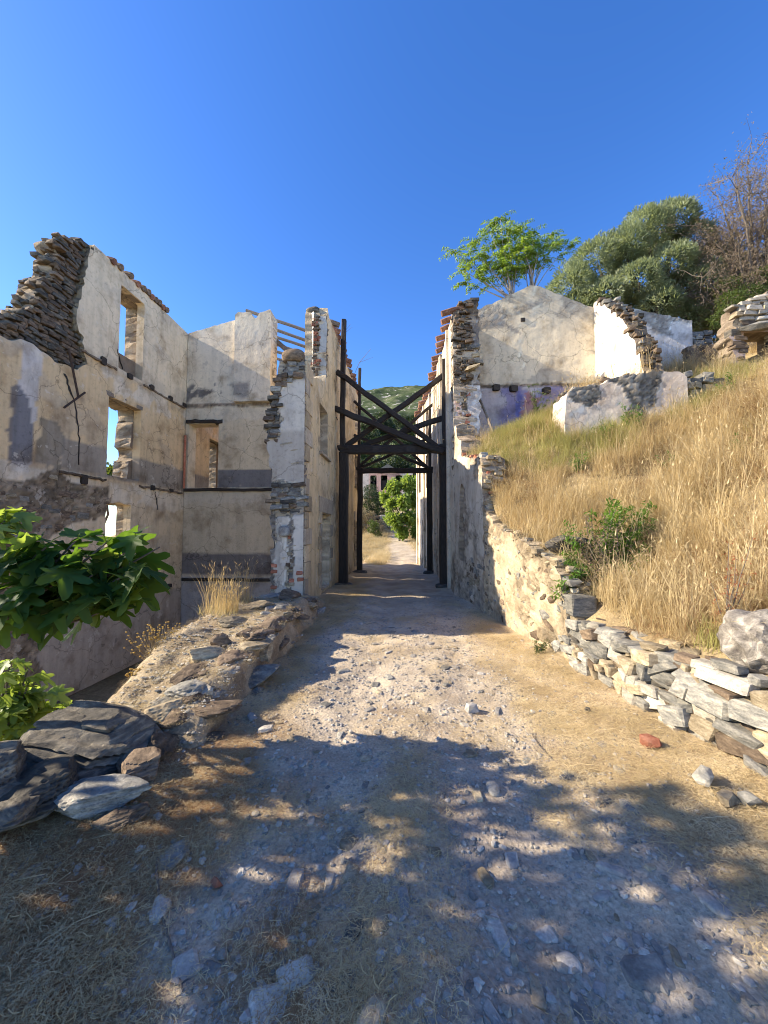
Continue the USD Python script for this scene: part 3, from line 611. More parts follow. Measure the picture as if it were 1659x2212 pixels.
# the long side wall, its inner face towards us
skin = [(5.75, -1.75), (5.75, L(0, 724)[1])] + [L(*p) for p in ((0, 724), (60, 738), (110, 772), (165, 800), (188, 786), (178, 740), (166, 682), (176, 620), (194, 548), (203, 527), (403, 718))] + [(19, 7.87), (19, -1.75)]
skin = jagged(skin, .035, .1, 3, only=set(range(1, 11)))
wu = sbox(8.66, 5.55, 9.5, 7.62); wm = sbox(8.42, 2.92, 9.5, 4.78); wl = sbox(8.45, .85, 9.25, 2.28).union(shapely.Point(8.85, 1.9).buffer(.42, 8).intersection(sbox(8.4, 1.9, 9.3, 2.5))); wf = sbox(13.0, 2.95, 14.1, 4.9)
skin = skin.difference(wu).difference(wm).difference(wl).difference(wf)
rub_low = [L(*p) for p in ((-120, 1035), (60, 1040), (120, 1010), (160, 1045), (236, 1052), (238, 1098), (196, 1128), (170, 1125), (92, 1170), (80, 1500), (-150, 1500))]
rub_low = Polygon(rub_low)
def paint_side(u, z):
    n = len(u); c = pal(n, (.63, .465, .27))
    c = mixc(c, sstep(z, 5.42, 5.5), (.68, .56, .39))
    c = mixc(c, sstep(-z, -2.85, -2.78), (.61, .485, .325))
    c = mixc(c, band(u, z, 2.86, 3.52, .02, .03, 2) * sstep(u, 7.2, 7.3) * .85, (.25, .22, .185))
    c = mixc(c, inside(u, z, [(6.25, 2.7), (6.62, 2.7), (6.78, 5.4), (6.4, 5.4)], .02, 5) * .8, (.52, .50, .49))
    c = mixc(c, inside(u, z, [(6.2, 2.85), (6.66, 2.85), (6.66, 3.7), (6.3, 4.3), (6.2, 4.2)], .06, 6) * .8, (.11, .11, .125))
    c = mixc(c, inside(u, z, sbox(6.80, 2.85, 7.25, 3.75), .10, 7) * .75, (.13, .12, .10))
    pn = sstep(fbm(np.c_[u * 2.4, z * 2.4, 0 * u + 3], 5, 18), .45, .52)
    c = mixc(c, np.maximum(band(u, z, 4.95, 5.45, .04, .2, 21), band(u, z, 2.25, 2.78, .04, .2, 22)) * pn * .65, (.68, .60, .48))
    c = mixc(c, sstep(-z, .05, .15), (.44, .37, .29))
    c = mixc(c, sstep(fbm(np.c_[u * 1.8, z * 1.8, 0 * u], 4, 8), .58, .64) * .35, (.36, .31, .25))
    b = np.maximum(inside(u, z, rub_low, .05, 9), inside(u, z, sbox(7.1, 2.3, 7.6, 2.75), .05, 3) * 0)
    c = mixc(c, b, (.34, .27, .19))
    return c, b
SIDE = slab('side_wall', (LX, 0, 0), (0, 1, 0), (1, 0, 0), skin, .2, M_TAN, HL, g=.055, rough=.014, paint=paint_side, seed=1, edge=(.33, .28, .2), jamb=lambda u, z: ((u > 8.35) & (u < 9.6)).astype(float))
core = [(5.75, -1.75), (5.75, L(0, 697, -7.2)[1])] + [L(px, py, -7.2) for px, py in ((-30, 700), (10, 690), (62, 664), (72, 612), (98, 602), (104, 560), (112, 520), (140, 524), (176, 528))] + [(8.2, 7.95), (19, 7.95), (19, -1.75)]
core = jagged(core, .05, .11, 5, only=set(range(1, 12)))
core = core.difference(sbox(8.66, 6.05, 9.64, 7.62)).difference(jagged([(8.42, 2.92), (9.36, 2.92), (9.40, 3.42), (9.56, 3.5), (9.56, 3.72), (9.40, 3.80), (9.50, 4.78), (8.42, 4.78)], .012, .12, 2)).difference(sbox(8.45, .9, 9.56, 2.3)).difference(sbox(13.1, 3.0, 13.9, 4.85))
CORE = slab('wall_core', (-7.101, 0, 0), (0, 1, 0), (1, 0, 0), core, .42, M_MASON, HL, g=.07, rough=.03, seed=2, edge_rough=.03,
            paint=lambda u, z: (pal(len(u), (.24, .18, .125)), sstep(8.3 - u, 0, .1)), edge=(.42, .34, .25), jamb=lambda u, z: 0 * u)
cl = [L(px, py, -7.2) for px, py in ((-30, 700), (10, 690), (62, 664), (72, 612), (98, 602), (104, 560), (112, 520), (140, 524), (176, 528))]
edge_stones(CORE, (-6.95, 0, 0), (0, 1, 0), (1, 0, 0), cl, .5, RUBD, .18, 11, out=.07, rows=3)
gap = core.difference(Polygon(skin.exterior).buffer(.02)).intersection(sbox(5.7, 4, 8.2, 9))
stones_on(CORE, (-7.02, 0, 0), (0, 1, 0), (1, 0, 0), gap.buffer(-.02), RUBD, (.19, .075), 12, proud=.06, depthm=.2, tilt=.12)
stones_on(SIDE, (-6.93, 0, 0), (0, 1, 0), (1, 0, 0), rub_low.intersection(sbox(5.9, -.3, 9, 4)).buffer(-.05), [S_BROWN, S_OCHRE, S_BROWN, S_GREY], (.20, .095), 13, proud=.05, depthm=.12, tilt=.08, limit=290)
# roof tiles and timber along the wall top
for i, px in enumerate((243, 258, 280, 296, 308, 318, 326, 334, 342, 350, 358)):
    u, z = L(px, 527 + (px - 203) * .965); q = np.array([LX - .1, u, 8.0 + .02 * (i % 3)])
    m = tube([q + [-.25, 0, .05], q + [.02, 0, .01], q + [.16, 0, -.03]], [.075, .085, .08], 7)
    put('tile', m, S_BROWN if i % 3 else TILE, HL)
put('lintel', beam((LX - .12, 8.5, 7.70), (LX - .12, 9.75, 7.72), .22, .16, 5), W_GREY, HL)
put('lintel', beam((LX - .33, 8.5, 7.66), (LX - .33, 9.7, 7.68), .18, .14, 6), W_GREY, HL)
put('lintel', beam((LX - .10, 8.3, 4.84), (LX - .10, 9.62, 4.84), .18, .12, 7), W_GREY, HL)
put('lintel', beam((LX - .36, 8.3, 4.85), (LX - .36, 9.4, 4.85), .22, .12, 8), W_GREY, HL)
def pxc1(cx, cy): return (cx * .25, 484 + cy * .25)
def pxc3(cx, cy): return (cx * .2917, 950 + cy * .2917)
for i, (p, w) in enumerate([(pxc1(885, 1182), .26), (pxc1(1118, 1318), .2), (pxc1(1305, 1412), .2), (pxc1(1467, 1507), .2), (pxc1(1587, 1565), .2), (pxc3(615, 296), .32), (pxc3(1125, 355), .2), (pxc3(1262, 376), .15), (pxc3(1250, 1080), .17), (pxc3(1145, 1115), .17)]):
    u, z = L(*p)
    put('joist_end', beam((LX - .1, u, z), (LX + .05, u, z), .13 * w / .2, .15, 20 + i, n=3), W_BEAM, HL)
for (za, ya, yb, k) in ((5.47, 7.6, 8.6, 0), (5.47, 9.55, 11.4, 1), (2.80, 7.2, 8.4, 2), (2.80, 9.5, 11.4, 3)):
    put('floor_ledge', beam((LX + .01, ya, za), (LX + .01, yb, za), .05, .05, 300 + k, n=14, warp=.012), S_BROWN, HL)
def strip(name, pts, w, X, mat, parent, n=(1, 0, 0), out=.006):
    """A thin ragged strip lying on a wall (an open crack)."""
    R_ = rng_of(len(pts), 9); P = []
    for a, b in zip(pts[:-1], pts[1:]):
        for t in np.linspace(0, 1, 5)[:-1]: P.append(np.array(a) + (np.array(b) - np.array(a)) * t + R_.normal(0, .012, 2))
    P.append(np.array(pts[-1])); v = []
    for i, (u, z) in enumerate(P):
        ww = w * (1 - .75 * i / len(P)) * R_.uniform(.5, 1.3) / 2
        v += [(X + out, u - ww, z), (X + out, u + ww, z), (X - .03, u, z)]
    f = []
    for i in range(len(P) - 1):
        a = i * 3; b = a + 3
        f += [[a, a + 1, b + 1], [a, b + 1, b], [a + 1, a + 2, b + 2], [a + 1, b + 2, b + 1], [a + 2, a, b], [a + 2, b, b + 2]]
    put(name, (np.array(v, float), np.array(f)), mat, parent)
strip('crack', [L(*pxc1(*c)) for c in ((550, 1290), (590, 1400), (635, 1530), (665, 1720), (680, 1850), (678, 2080))], .06, LX + .01, W_BEAM, SIDE)
strip('crack', [L(*pxc1(*c)) for c in ((1010, 1080), (1035, 1170), (1058, 1255))], .02, LX + .01, W_BEAM, SIDE)
strip('crack', [L(*pxc3(*c)) for c in ((1145, 385), (1160, 450), (1162, 520))], .022, LX + .01, W_BEAM, SIDE)
r0, r1 = L(*pxc1(606, 1075), LX + .15), L(*pxc1(678, 1500), LX + .12)
c0, c1 = L(*pxc1(545, 1587), LX + .1), L(*pxc1(727, 1455), LX + .1)
put('tie_rod', merge([tube([(LX + .12, *r0), (LX + .12, *r1)], .022, 6), tube([(LX + .12, *c0), (LX + .12, *c1)], .02, 6)]), IRON, HL)
a, b = L(*pxc3(1378, -120)), L(*pxc3(1372, 370))
put('rusty_pipe', tube([(LX + .06, 11.42, 4.6), (LX + .07, 11.40, 3.8), (LX + .06, 11.42, 2.95)], .035, 7), S_RED, HL)
# the cross wall that closes the room
BY = 11.5
def B(px, py, Y=BY): q = aty(px, py, Y); return (q[0], q[2])
back = [(-6.88, -1.75), (-6.88, 7.9), (-6.3, 8.05), (-5.7, 8.2), (-5.25, 8.32), (-5.2, 8.3), (-4.2, 8.3), (-4.15, 8.3), (-4.15, 5.6), (-2.76, 5.45), (-2.76, -1.75)]
backp = jagged(back, .012, .12, 7, only={1, 2, 3, 4, 6, 8}).difference(sbox(-6.78, 2.97, -5.82, 4.98))
def paint_back(u, z):
    n = len(u); c = pal(n, (.63, .53, .37))
    c = mixc(c, sstep(z, 5.5, 5.62), (.72, .635, .49))
    blot = sstep(fbm(np.c_[u * 2.6, z * 4, 0 * u], 5, 17), .44, .52)
    c = mixc(c, band(u, z, 5.72, 6.2, .06, .15, 3) * blot * .85, (.10, .10, .115))
    c = mixc(c, band(u, z, 5.1, 5.55, .03, .18, 4) * .6, (.66, .59, .47))
    c = mixc(c, band(u, z, 2.97, 3.52, .015, .015, 5) * sstep(u, -5.85, -5.8) * .95, (.17, .17, .18))
    c = mixc(c, sstep(-z, -2.92, -2.86), (.55, .47, .34))
    c = mixc(c, band(u, z, 2.5, 2.9, .04, .2, 6) * .45, (.62, .56, .46))
    c = mixc(c, band(u, z, .3, .95, .03, .02, 7) * .92, (.15, .14, .14))
    c = mixc(c, sstep(-z, -.28, -.2), (.36, .34, .32))
    b = band(u, z, 5.5, 5.62, .02, .06, 8) * .8 + band(u, z, 2.86, 2.95, .01, .02, 9)
    c = mixc(c, np.clip(b, 0, 1) * .8, (.20, .13, .09))
    return c, np.clip(b, 0, 1)
slab('back_wall', (0, BY, 0), (1, 0, 0), (0, -1, 0), backp, .42, M_PALE, HL, g=.05, rough=.012, paint=paint_back, seed=31, edge=(.42, .37, .3), depth=.02, jamb=lambda u, z: ((u < -5.7) & (z < 5.1)).astype(float))
pier = jagged([(-5.3, 5.62), (-5.3, 8.36), (-5.2, 8.45), (-4.8, 8.42), (-4.72, 8.25), (-4.62, 8.22), (-4.52, 8.4), (-4.2, 8.5), (-4.15, 8.45), (-4.15, 5.62)], .008, .12, 8)
slab('wall_pier', (0, BY - .16, 0), (1, 0, 0), (0, -1, 0), pier, .56, M_PALE, HL, g=.05, rough=.012, seed=33, edge=(.60, .53, .41), edge_rough=.006, jamb=lambda u, z: (z < 8.2) * 1.0,
     paint=lambda u, z: (mixc(pal(len(u), (.65, .575, .45)), band(u, z, 5.75, 6.2, .08, .15, 3) * sstep(-u, 4.75, 4.9) * .7, (.14, .14, .15)), 0 * u))
put('door_lintel', beam((-6.85, BY + .1, 5.05), (-5.7, BY + .1, 5.05), .12, .3, 40), W_BEAM, HL)
put('floor_beam', beam((-6.85, BY - .03, 2.90), (-2.85, BY - .03, 2.90), .09, .09, 41, n=16, warp=.008), W_BEAM, HL)
put('floor_beam', beam((-6.85, BY - .03, .16), (-3.4, BY - .03, .16), .09, .08, 42, n=16, warp=.008), W_BEAM, HL)
for i, (Y, ya, yb) in enumerate([(12.1, 690, 719), (12.5, 710, 740), (12.9, 726, 754), (13.3, 741, 770), (13.7, 757, 784), (14.1, 772, 798)]):
    p, q = aty(589, ya, Y), aty(674, yb, Y); d = (q - p) / (q[0] - p[0]); w = .012 * (-1) ** i
    put('rafter', tube([p - d * .9, p, p * .5 + q * .5 + [0, 0, .004 + w * .5], q, q + d * (-2.4 - q[0])], [.05, .055, .05, .055, .045], 7), W_GREY, HL)
put('rafter', beam((-4.15, 11.9, 7.75), (-3.3, 11.6, 6.95), .14, .14, 49), W_GREY, HL)
# the wall along the track
FX = -2.15
def Fp(px, py): q = atx(px, py, FX); return (q[1], q[2])
front = [(7.95, -1.75), (7.95, 5.0), (8.05, 5.38), (8.25, 5.3), (8.6, 5.2), (9.1, 5.35), (9.5, 5.5), (10.05, 5.6), (10.1, 5.9), (10.1, 7.55), (10.2, 7.78), (10.6, 7.7), (17.2, 7.72), (17.2, -1.75)]
frontp = jagged(front, .02, .12, 9, only={1, 2, 3, 4, 5, 6, 7, 8, 9, 10})
holes = [sbox(12.7, 3.55, 13.55, 4.95), sbox(12.7, 5.95, 13.55, 7.2), sbox(12.7, .15, 13.55, 2.05), sbox(16.0, 3.55, 16.9, 4.95), sbox(16.0, 5.95, 16.9, 7.2), sbox(16.0, .1, 16.9, 2.05), sbox(9.4, 3.62, 10.35, 4.86), sbox(9.62, .12, 10.75, 2.08)]
for hh in holes: frontp = frontp.difference(hh)
def paint_front(u, z):
    c = pal(len(u), (.65, .49, .28))
    c = mixc(c, sstep(fbm(np.c_[u * .9, z * .9, 0 * u], 4, 51), .5, .62) * .5, (.64, .53, .36))
    c = mixc(c, sstep(.9 - z, 0, .9) * .35, (.40, .32, .22))
    b = sstep(fbm(np.c_[u * 1.3, z * 1.3, 0 * u + 5], 5, 52), .655, .68)
    c = mixc(c, b * .6, (.40, .31, .2))
    return c, b * .6
slab('street_wall', (FX, 0, 0), (0, 1, 0), (1, 0, 0), frontp, .6, M_TAN, HL, g=.06, rough=.022, paint=paint_front, seed=35, edge=(.5, .42, .3), edge_rough=.012, depth=.018)
for i, hh in enumerate(holes[6:]):
    b = hh.bounds
    if b[1] < 1: continue
    slab('blind_panel', (FX - .3, 0, 0), (0, 1, 0), (1, 0, 0), sbox(b[0] - .03, b[1] - .03, b[2] + .03, b[3] + .03), .1, M_PALE, HL, g=.08, rough=.008, seed=60 + i, paint=lambda u, z: (pal(len(u), (.62, .60, .58)), 0 * u))
for i, hh in enumerate(holes[:6]):
    b = hh.bounds
    if b[1] < 1: continue
    slab('blind_panel', (FX - .34, 0, 0), (0, 1, 0), (1, 0, 0), sbox(b[0] - .02, b[1] - .02, b[0] + .55 * (b[2] - b[0]), b[3] + .02), .1, M_PALE, HL, g=.12, rough=.008, seed=70 + i, paint=lambda u, z: (pal(len(u), (.55, .45, .32)), 0 * u))
Rq = rng_of(77)
def quoin(y0, y1, z0, z1, tone):
    put('quoin_block', boxmesh((FX + .012, (y0 + y1) / 2, (z0 + z1) / 2), (.05, y1 - y0, z1 - z0), 0, .008, int(y0 * 991 + z0 * 37), .004), tone, HL)
Q1 = stone_look('quoin_render', (.36, .27, .16), (.50, .385, .235), (.58, .46, .30), scale=3.0, layer=.6, bump=.4, rough=.93)
Q2 = stone_look('quoin_render_grey', (.30, .24, .17), (.42, .34, .24), (.50, .42, .31), scale=3.0, layer=.6, bump=.4, rough=.93)
z = .25; k = 0
while z < 5.0:
    h = .36; w = .55 if k % 2 else .3
    if not (2.6 < z < 2.9): quoin(7.97, 7.97 + w, z, z + h - .012, Q1 if k % 3 else Q2)
    z += h; k += 1
for (ya, yb, za, zb) in ((9.62, 10.75, .12, 2.08), (12.7, 13.55, .15, 2.05), (16.0, 16.9, .1, 2.05)):
    quoin(ya - .3, yb + .3, zb + .02, zb + .42, Q2)
    z = za + .1; k = 0
    while z < zb - .2:
        for s in (0, 1):
            w = .3 if (k + s) % 2 else .16
            if s == 0: quoin(ya - w, ya - .01, z, z + .3, Q1 if k % 2 else Q2)
            else: quoin(yb + .01, yb + w, z, z + .3, Q1 if k % 2 else Q2)
        z += .32; k += 1
for (ya, yb, za) in ((9.4, 10.35, 3.62), (12.7, 13.55, 3.55), (16., 16.9, 3.55)):
    put('sill', boxmesh((FX + .03, (ya + yb) / 2, za - .05), (.12, yb - ya + .2, .07), 0, .01, 3, .004), Q2, HL)
# the broken window jamb that catches the sun
v = np.array([(FX - .62, 10.36, 5.5), (FX - .62, 10.36, 7.62), (FX - .36, 10.06, 7.62), (FX - .36, 10.06, 5.55), (FX - .62, 10.7, 5.5), (FX - .62, 10.7, 7.62), (FX - .3, 10.7, 7.62), (FX - .3, 10.7, 5.55)])
put('window_jamb', trimesh.convex.convex_hull(v), M_PALE, HL, paint=pal(8, (.78, .74, .67)), bare=np.zeros(8))
slab('wall_end_plaster', (0, 10.085, 0), (1, 0, 0), (0, -1, 0), jagged([(FX - .2, 5.75), (FX - .2, 6.3), (FX - .2, 7.5), (FX + .005, 7.5), (FX + .005, 5.75)], .012, .1, 3), .03, M_PALE, HL, g=.05, seed=81, paint=lambda u, z: (pal(len(u), (.50, .49, .45)), 0 * u))
stones_on(HL, (0, 10.07, 0), (1, 0, 0), (0, -1, 0), sbox(FX - .36, 5.6, FX - .2, 7.5), [S_BROWN, S_BROWN, S_RED], (.10, .06), 82, proud=.02, depthm=.1, name='brick')
put('stone', boulder((FX - .4, 10.3, 7.72), (.4, .4, .22), 4, 2, .2), S_DARK, HL, smooth=30)
# the broken end of that wall, seen square on
EY = 7.93
endp = jagged([(-2.82, -1.2), (-2.84, 2.6), (-2.96, 3.4), (-2.9, 4.2), (-2.78, 4.75), (-2.6, 5.1), (-2.45, 5.3), (-2.2, 5.32), (FX + .005, 5.0), (FX + .005, -1.2)], .03, .1, 15, only=set(range(0, 8)))
def paint_end(u, z):
    n = len(u); c = pal(n, (.60, .54, .45))
    c = mixc(c, band(u, z, 2.6, 3.75, .05, .05, 3) * .85, (.41, .36, .30))
    c = mixc(c, inside(u, z, sbox(-2.9, -2, -2.62, 2.1), .05, 4), (.42, .38, .32))
    c = mixc(c, band(u, z, -2, .9, .05, .1, 5) * .6, (.55, .46, .36))
    b = np.maximum.reduce([band(u, z, 1.95, 2.65, .02, .08, 6), inside(u, z, sbox(-3, 3.6, -2.66, 5.0), .06, 7), sstep(z, 4.82, 4.9), inside(u, z, sbox(-2.47, -1, -2.36, 2.2), .05, 8), inside(u, z, sbox(-2.9, .2, -2.72, 2.0), .05, 18)])
    c = mixc(c, b, (.24, .21, .175))
    return c, b
END = slab('wall_end', (0, EY, 0), (1, 0, 0), (0, -1, 0), endp, .25, M_PALE, HL, g=.035, rough=.015, paint=paint_end, seed=37, edge=(.26, .22, .18), depth=.045)
stones_on(END, (0, EY, 0), (1, 0, 0), (0, -1, 0), sbox(-2.82, 2.0, FX - .02, 2.68), [S_GREY, S_BROWN, S_DARK, S_DARK], (.22, .10), 83, proud=.05, depthm=.2)
stones_on(END, (0, EY, 0), (1, 0, 0), (0, -1, 0), Polygon([(-3.0, 3.4), (-2.95, 4.2), (-2.8, 4.8), (-2.5, 5.25), (-2.2, 5.4), (-2.2, 4.95), (-2.55, 4.8), (-2.66, 4.4), (-2.75, 3.5)]), [S_GREY, S_BROWN, S_BROWN, S_DARK], (.17, .09), 84, proud=.06, depthm=.22)
put('stone', boulder((-2.42, 8.0, 5.38), (.5, .4, .3), 14, 2, .2), S_BROWN, HL, smooth=30)
stones_on(END, (0, EY, 0), (1, 0, 0), (0, -1, 0), sbox(-2.48, -.6, -2.36, 1.9), [S_RED, S_BROWN, S_OCHRE], (.10, .075), 85, proud=.0, depthm=.1, name='brick', fill=.4)
for (u, z_) in ((-2.22, .75), (-2.2, .62), (-2.76, .9), (-2.76, .78), (-2.76, .45)):
    put('brick', boxmesh((u, EY + .022, z_), (.13, .07, .075), .1, .012, int(-u * 100 + z_ * 31), .006), S_RED, END)
put('stone', boulder((-2.55, EY - .01, 1.62), (.24, .12, .24), 24, 2, .15), S_BLUE, END, smooth=30)
edge_stones(HL, (0, EY, 0), (1, 0, 0), (0, -1, 0), [(-2.95, 3.6), (-2.88, 4.3), (-2.75, 4.8), (-2.45, 5.3)], .5, RUB, .2, 86, out=.05, rows=2)
# tiles left along the eaves
for i in range(15):
    Y = 11.0 + i * .42; zt = 7.78 + (i % 4) * .015
    put('tile', tube([(FX - .3, Y, zt + .12), (FX - .05, Y, zt + .04), (FX + .18 - .05 * (i % 3), Y + .02, zt - .04)], [.07, .085, .08], 7), TILE if i % 4 else S_BROWN, HL)
put('bare_twig', merge([tube([(FX - .2, 12.6, 7.7), (FX - .05, 12.7, 8.3), (FX + .25, 12.8, 8.75)], [.012, .009, .004], 4), tube([(FX - .05, 12.7, 8.3), (FX + .35, 12.6, 8.55)], [.008, .003], 4), tube([(FX - .1, 12.65, 8.1), (FX - .2, 12.5, 8.6)], [.008, .003], 4),
                        tube([(FX + .0, 15, 7.7), (FX + .3, 15, 8.4), (FX + .75, 15.1, 9.0)], [.014, .01, .004], 4), tube([(FX + .3, 15, 8.4), (FX + .85, 15, 8.6)], [.008, .003], 4)]), L_BROWN, HL)
# ------------------------------------------------------------------ the ruined house right of the track
HR = thing('ruined_house', 'pale roofless ruin with a broad gable wall and sunlit street front, right of the track', 'ruin', (3.5, 11, 3.5))
GY = 11.0
gab = [(1.6, 3.0), (1.6, 7.95), (1.96, 8.02), (2.6, 8.28), (3.2, 8.55), (3.6, 8.74), (3.9, 8.7), (4.4, 8.45), (4.9, 8.22), (5.4, 8.0), (5.4, 3.6)]
gabp = jagged(gab, .018, .1, 6, only=set(range(1, 9)))
def paint_gable(u, z):
    n = len(u); c = pal(n, (.69, .60, .44))
    ridge = 8.74 - np.abs(u - 3.7) * .42
    top = sstep(z - (ridge - .42 - .55 * fbm(np.c_[u * 1.7, z * .5, 0 * u], 4, 61)), 0, .06) * sstep(fbm(np.c_[u * 3, z * 3, 0 * u + 2], 5, 62), .40, .5)
    c = mixc(c, top * .75, (.34, .31, .26))
    c = mixc(c, inside(u, z, [(1.6, 7.35), (2.9, 7.5), (3.3, 7.25), (3.3, 7.4), (2.8, 7.75), (1.6, 7.75)], .05, 3) * .8, (.30, .27, .23))
    c = mixc(c, inside(u, z, [(3.3, 5.9), (4.9, 5.9), (4.6, 6.2), (3.9, 6.3), (3.5, 6.05)], .08, 4) * .7, (.36, .33, .28))
    c = mixc(c, sstep(fbm(np.c_[u * 1.4, z * 1.4, 0 * u], 4, 63), .54, .62) * .4, (.52, .44, .32))
    c = mixc(c, inside(u, z, sbox(1.5, 5.9, 2.1, 8.2), .05, 5) * .7, (.25, .22, .18))
    low = sstep(5.8 - z, 0, .06)
    c = mixc(c, low, (.50, .45, .46))
    pur = sstep(fbm(np.c_[u * 1.6, z * 1.3, 0 * u + 9], 5, 64), .42, .55) * low * sstep(u, 2.5, 2.8)
    c = mixc(c, pur * .8, (.23, .20, .36))
    c = mixc(c, inside(u, z, sbox(3.15, 4.2, 3.3, 5.65), .03, 6) * low * .9, (.16, .17, .42))
    c = mixc(c, inside(u, z, sbox(3.35, 4.6, 3.85, 5.5), .12, 7) * low * .7, (.44, .17, .12))
    b = band(u, z, 5.74, 5.84, .02, .04, 8) * .9
    c = mixc(c, b, (.22, .16, .11))
    return c, np.clip(b + top * .25, 0, 1)
GAB = slab('gable_wall', (0, GY, 0), (1, 0, 0), (0, -1, 0), gabp, .5, M_PALE, HR, g=.05, rough=.016, paint=paint_gable, seed=41, edge=(.32, .28, .22), depth=.02)
for i, px in enumerate((1090, 1128, 1198, 1252)):
    q = aty((px - 1090) * 0 + px - 22, 838 + (px - 1090) * .06, GY)
    put('joist_end', beam((q[0], GY + .1, q[2]), (q[0] + .05, GY - .12, q[2] - .02), .2, .17, 90 + i, n=3), W_BEAM, HR)
put('vent_hole', boxmesh((3.38, GY - .005, 7.72), (.13, .03, .12)), W_BEAM, HR)
p0, p1 = aty(1031, 850, 10.6), aty(1066, 935, 10.2)
put('leaning_pole', tube([p0, (p0 + p1) / 2 + [.01, 0, 0], p1], [.035, .035, .03], 6), W_GREY, HR)
# sunlit partition with a broken slope
XW = 5.38
part = [(8.85, 4.4), (8.92, 5.4), (9.1, 5.98), (9.4, 6.45), (9.7, 6.95), (10.2, 7.5), (10.7, 7.98), (11.02, 8.15), (11.02, 4.4)]
partp = jagged(part, .05, .1, 12, only=set(range(0, 7)))
PART = slab('partition_wall', (XW, 0, 0), (0, 1, 0), (-1, 0, 0), partp, .45, M_PALE, HR, g=.06, rough=.012, seed=43, edge=(.24, .19, .14), edge_rough=.04, paint=lambda u, z: (mixc(pal(len(u), (.74, .70, .63)), sstep(fbm(np.c_[u * 2, z * 2, 0 * u], 4, 3), .6, .66) * .4, (.62, .5, .42)), 0 * u))
edge_stones(PART, (XW + .02, 0, 0), (0, 1, 0), (-1, 0, 0), part[1:8], .45, RUBD + [S_GREY], .2, 44, out=.07, rows=3)
farp = jagged([(5.7, 5.0), (5.7, 8.3), (6.1, 8.22), (8.22, 7.68), (8.26, 5.0)], .012, .1, 13, only={1, 2})
def paint_far(u, z):
    c = pal(len(u), (.68, .66, .62)); top = 8.32 - (u - 5.7) * .25
    b = sstep(z - (top - .12 - .5 * sstep(fbm(np.c_[u * 1.5, z * 1.2, 0 * u], 4, 65), .4, .6) * sstep(8.0 - u, 0, .3)), 0, .04)
    c = mixc(c, b * .85, (.34, .32, .28)); c = mixc(c, sstep(fbm(np.c_[u * 9, z * 9, 0 * u], 3, 66), .66, .7) * .5, (.4, .36, .3))
    return c, b * .5
slab('rear_wall', (0, 11.25, 0), (1, 0, 0), (0, -1, 0), farp, .4, M_PALE, HR, g=.06, rough=.012, paint=paint_far, seed=45, edge=(.55, .52, .48), depth=.02)
stones_on(HR, (0, 11.3, 0), (1, 0, 0), (0, -1, 0), sbox(8.25, 5.6, 8.75, 7.4), [S_GREY, S_DARK], (.25, .12), 46, proud=.02, depthm=.25)
# street front: lit upper part, broken end towards us
A0, A1, A2 = np.array([1.29, 10.3, 0]), np.array([1.13, 15.6, 0]), np.array([.6, 20.6, 0])
def street(name, a, b, z0, z1, holes, seed, lab=None, dull=0.0):
    d = b - a; Ln = np.linalg.norm(d); ud = d / Ln; nd = np.array([-ud[1], ud[0], 0])
    poly = jagged([(0, z0), (0, z1 - .1), (.12, z1), (Ln, z1), (Ln, z0)], .02, .1, seed, only={0, 1})
    for hh in holes: poly = poly.difference(sbox(*hh))
    def pf(u, z):
        c = pal(len(u), (.66, .59, .47)); c = mixc(c, sstep(fbm(np.c_[u * 1.2, z * 1.2, 0 * u], 4, seed), .52, .6) * .5, (.55, .44, .30))
        lowm = sstep(1.3 - z, 0, .5); b_ = lowm * sstep(fbm(np.c_[u * 1.5, z * 1.5, 0 * u], 4, seed + 1), .42, .52)
        return mixc(c, b_ * .8, (.36, .29, .21)), b_ * .8
    w = slab(name, a, ud, nd, poly, .62, M_PALE, HR, g=.07, rough=.016, paint=pf, seed=seed, edge=(.4, .33, .25), depth=.02)
    for i, hh in enumerate(holes): slab('blind_panel', a - nd * .32, ud, nd, sbox(hh[0] - .02, hh[1] - .02, hh[2] + .02, hh[3] + .02), .1, M_PALE, HR, g=.12, rough=.006, seed=seed + 50 + i, paint=lambda u, z: (pal(len(u), (.5, .42, .32)), 0 * u))
    return a, ud, nd, Ln
sa = street('street_wall', A0, A1, -.3, 7.62, [(1.3, 3.6, 2.1, 5.1), (1.3, 5.9, 2.1, 7.1), (1.3, .1, 2.2, 2.1), (3.4, 3.6, 4.2, 5.1), (3.4, 5.9, 4.2, 7.1), (3.4, .1, 4.2, 2.1)], 47)
sb = street('street_wall', A1, A2, -.3, 7.62, [(1.2, 3.6, 2.0, 5.1), (1.2, 5.9, 2.0, 7.1), (2.6, .1, 3.3, 2.2), (3.7, 3.6, 4.4, 5.1)], 48)
for (a, ud, nd, Ln), us in ((sa, (.9, 2.5, 3.1, 4.6)), (sb, (.7, 2.4, 4.7))):
    for u in us: put('pilaster', boxmesh(a + ud * u + nd * .04 + Z * 3.75, (.10, .2, 7.6), math.atan2(-ud[0], ud[1]), .015, int(u * 10), .006), M_PALE, HR, paint=np.tile([.62, .54, .42], (24, 1)), bare=np.zeros(24))
for i in range(20):
    a, ud, nd, Ln = sa if i < 11 else sb; u = (i * .46 + .05) if i < 11 else (i - 11) * .5 + .1
    q = a + ud * u + Z * (7.62 + .02 * (i % 3)); o = .3 - .05 * (i % 3)
    put('tile', tube([q - nd * .3 + Z * .14, q + Z * .06, q + nd * o - Z * .03], [.07, .085, .08], 7), TILE, HR)
endr = jagged([(1.30, 3.1), (1.28, 7.55), (1.42, 7.85), (1.98, 7.95), (2.0, 3.3)], .035, .1, 16, only={2, 3})
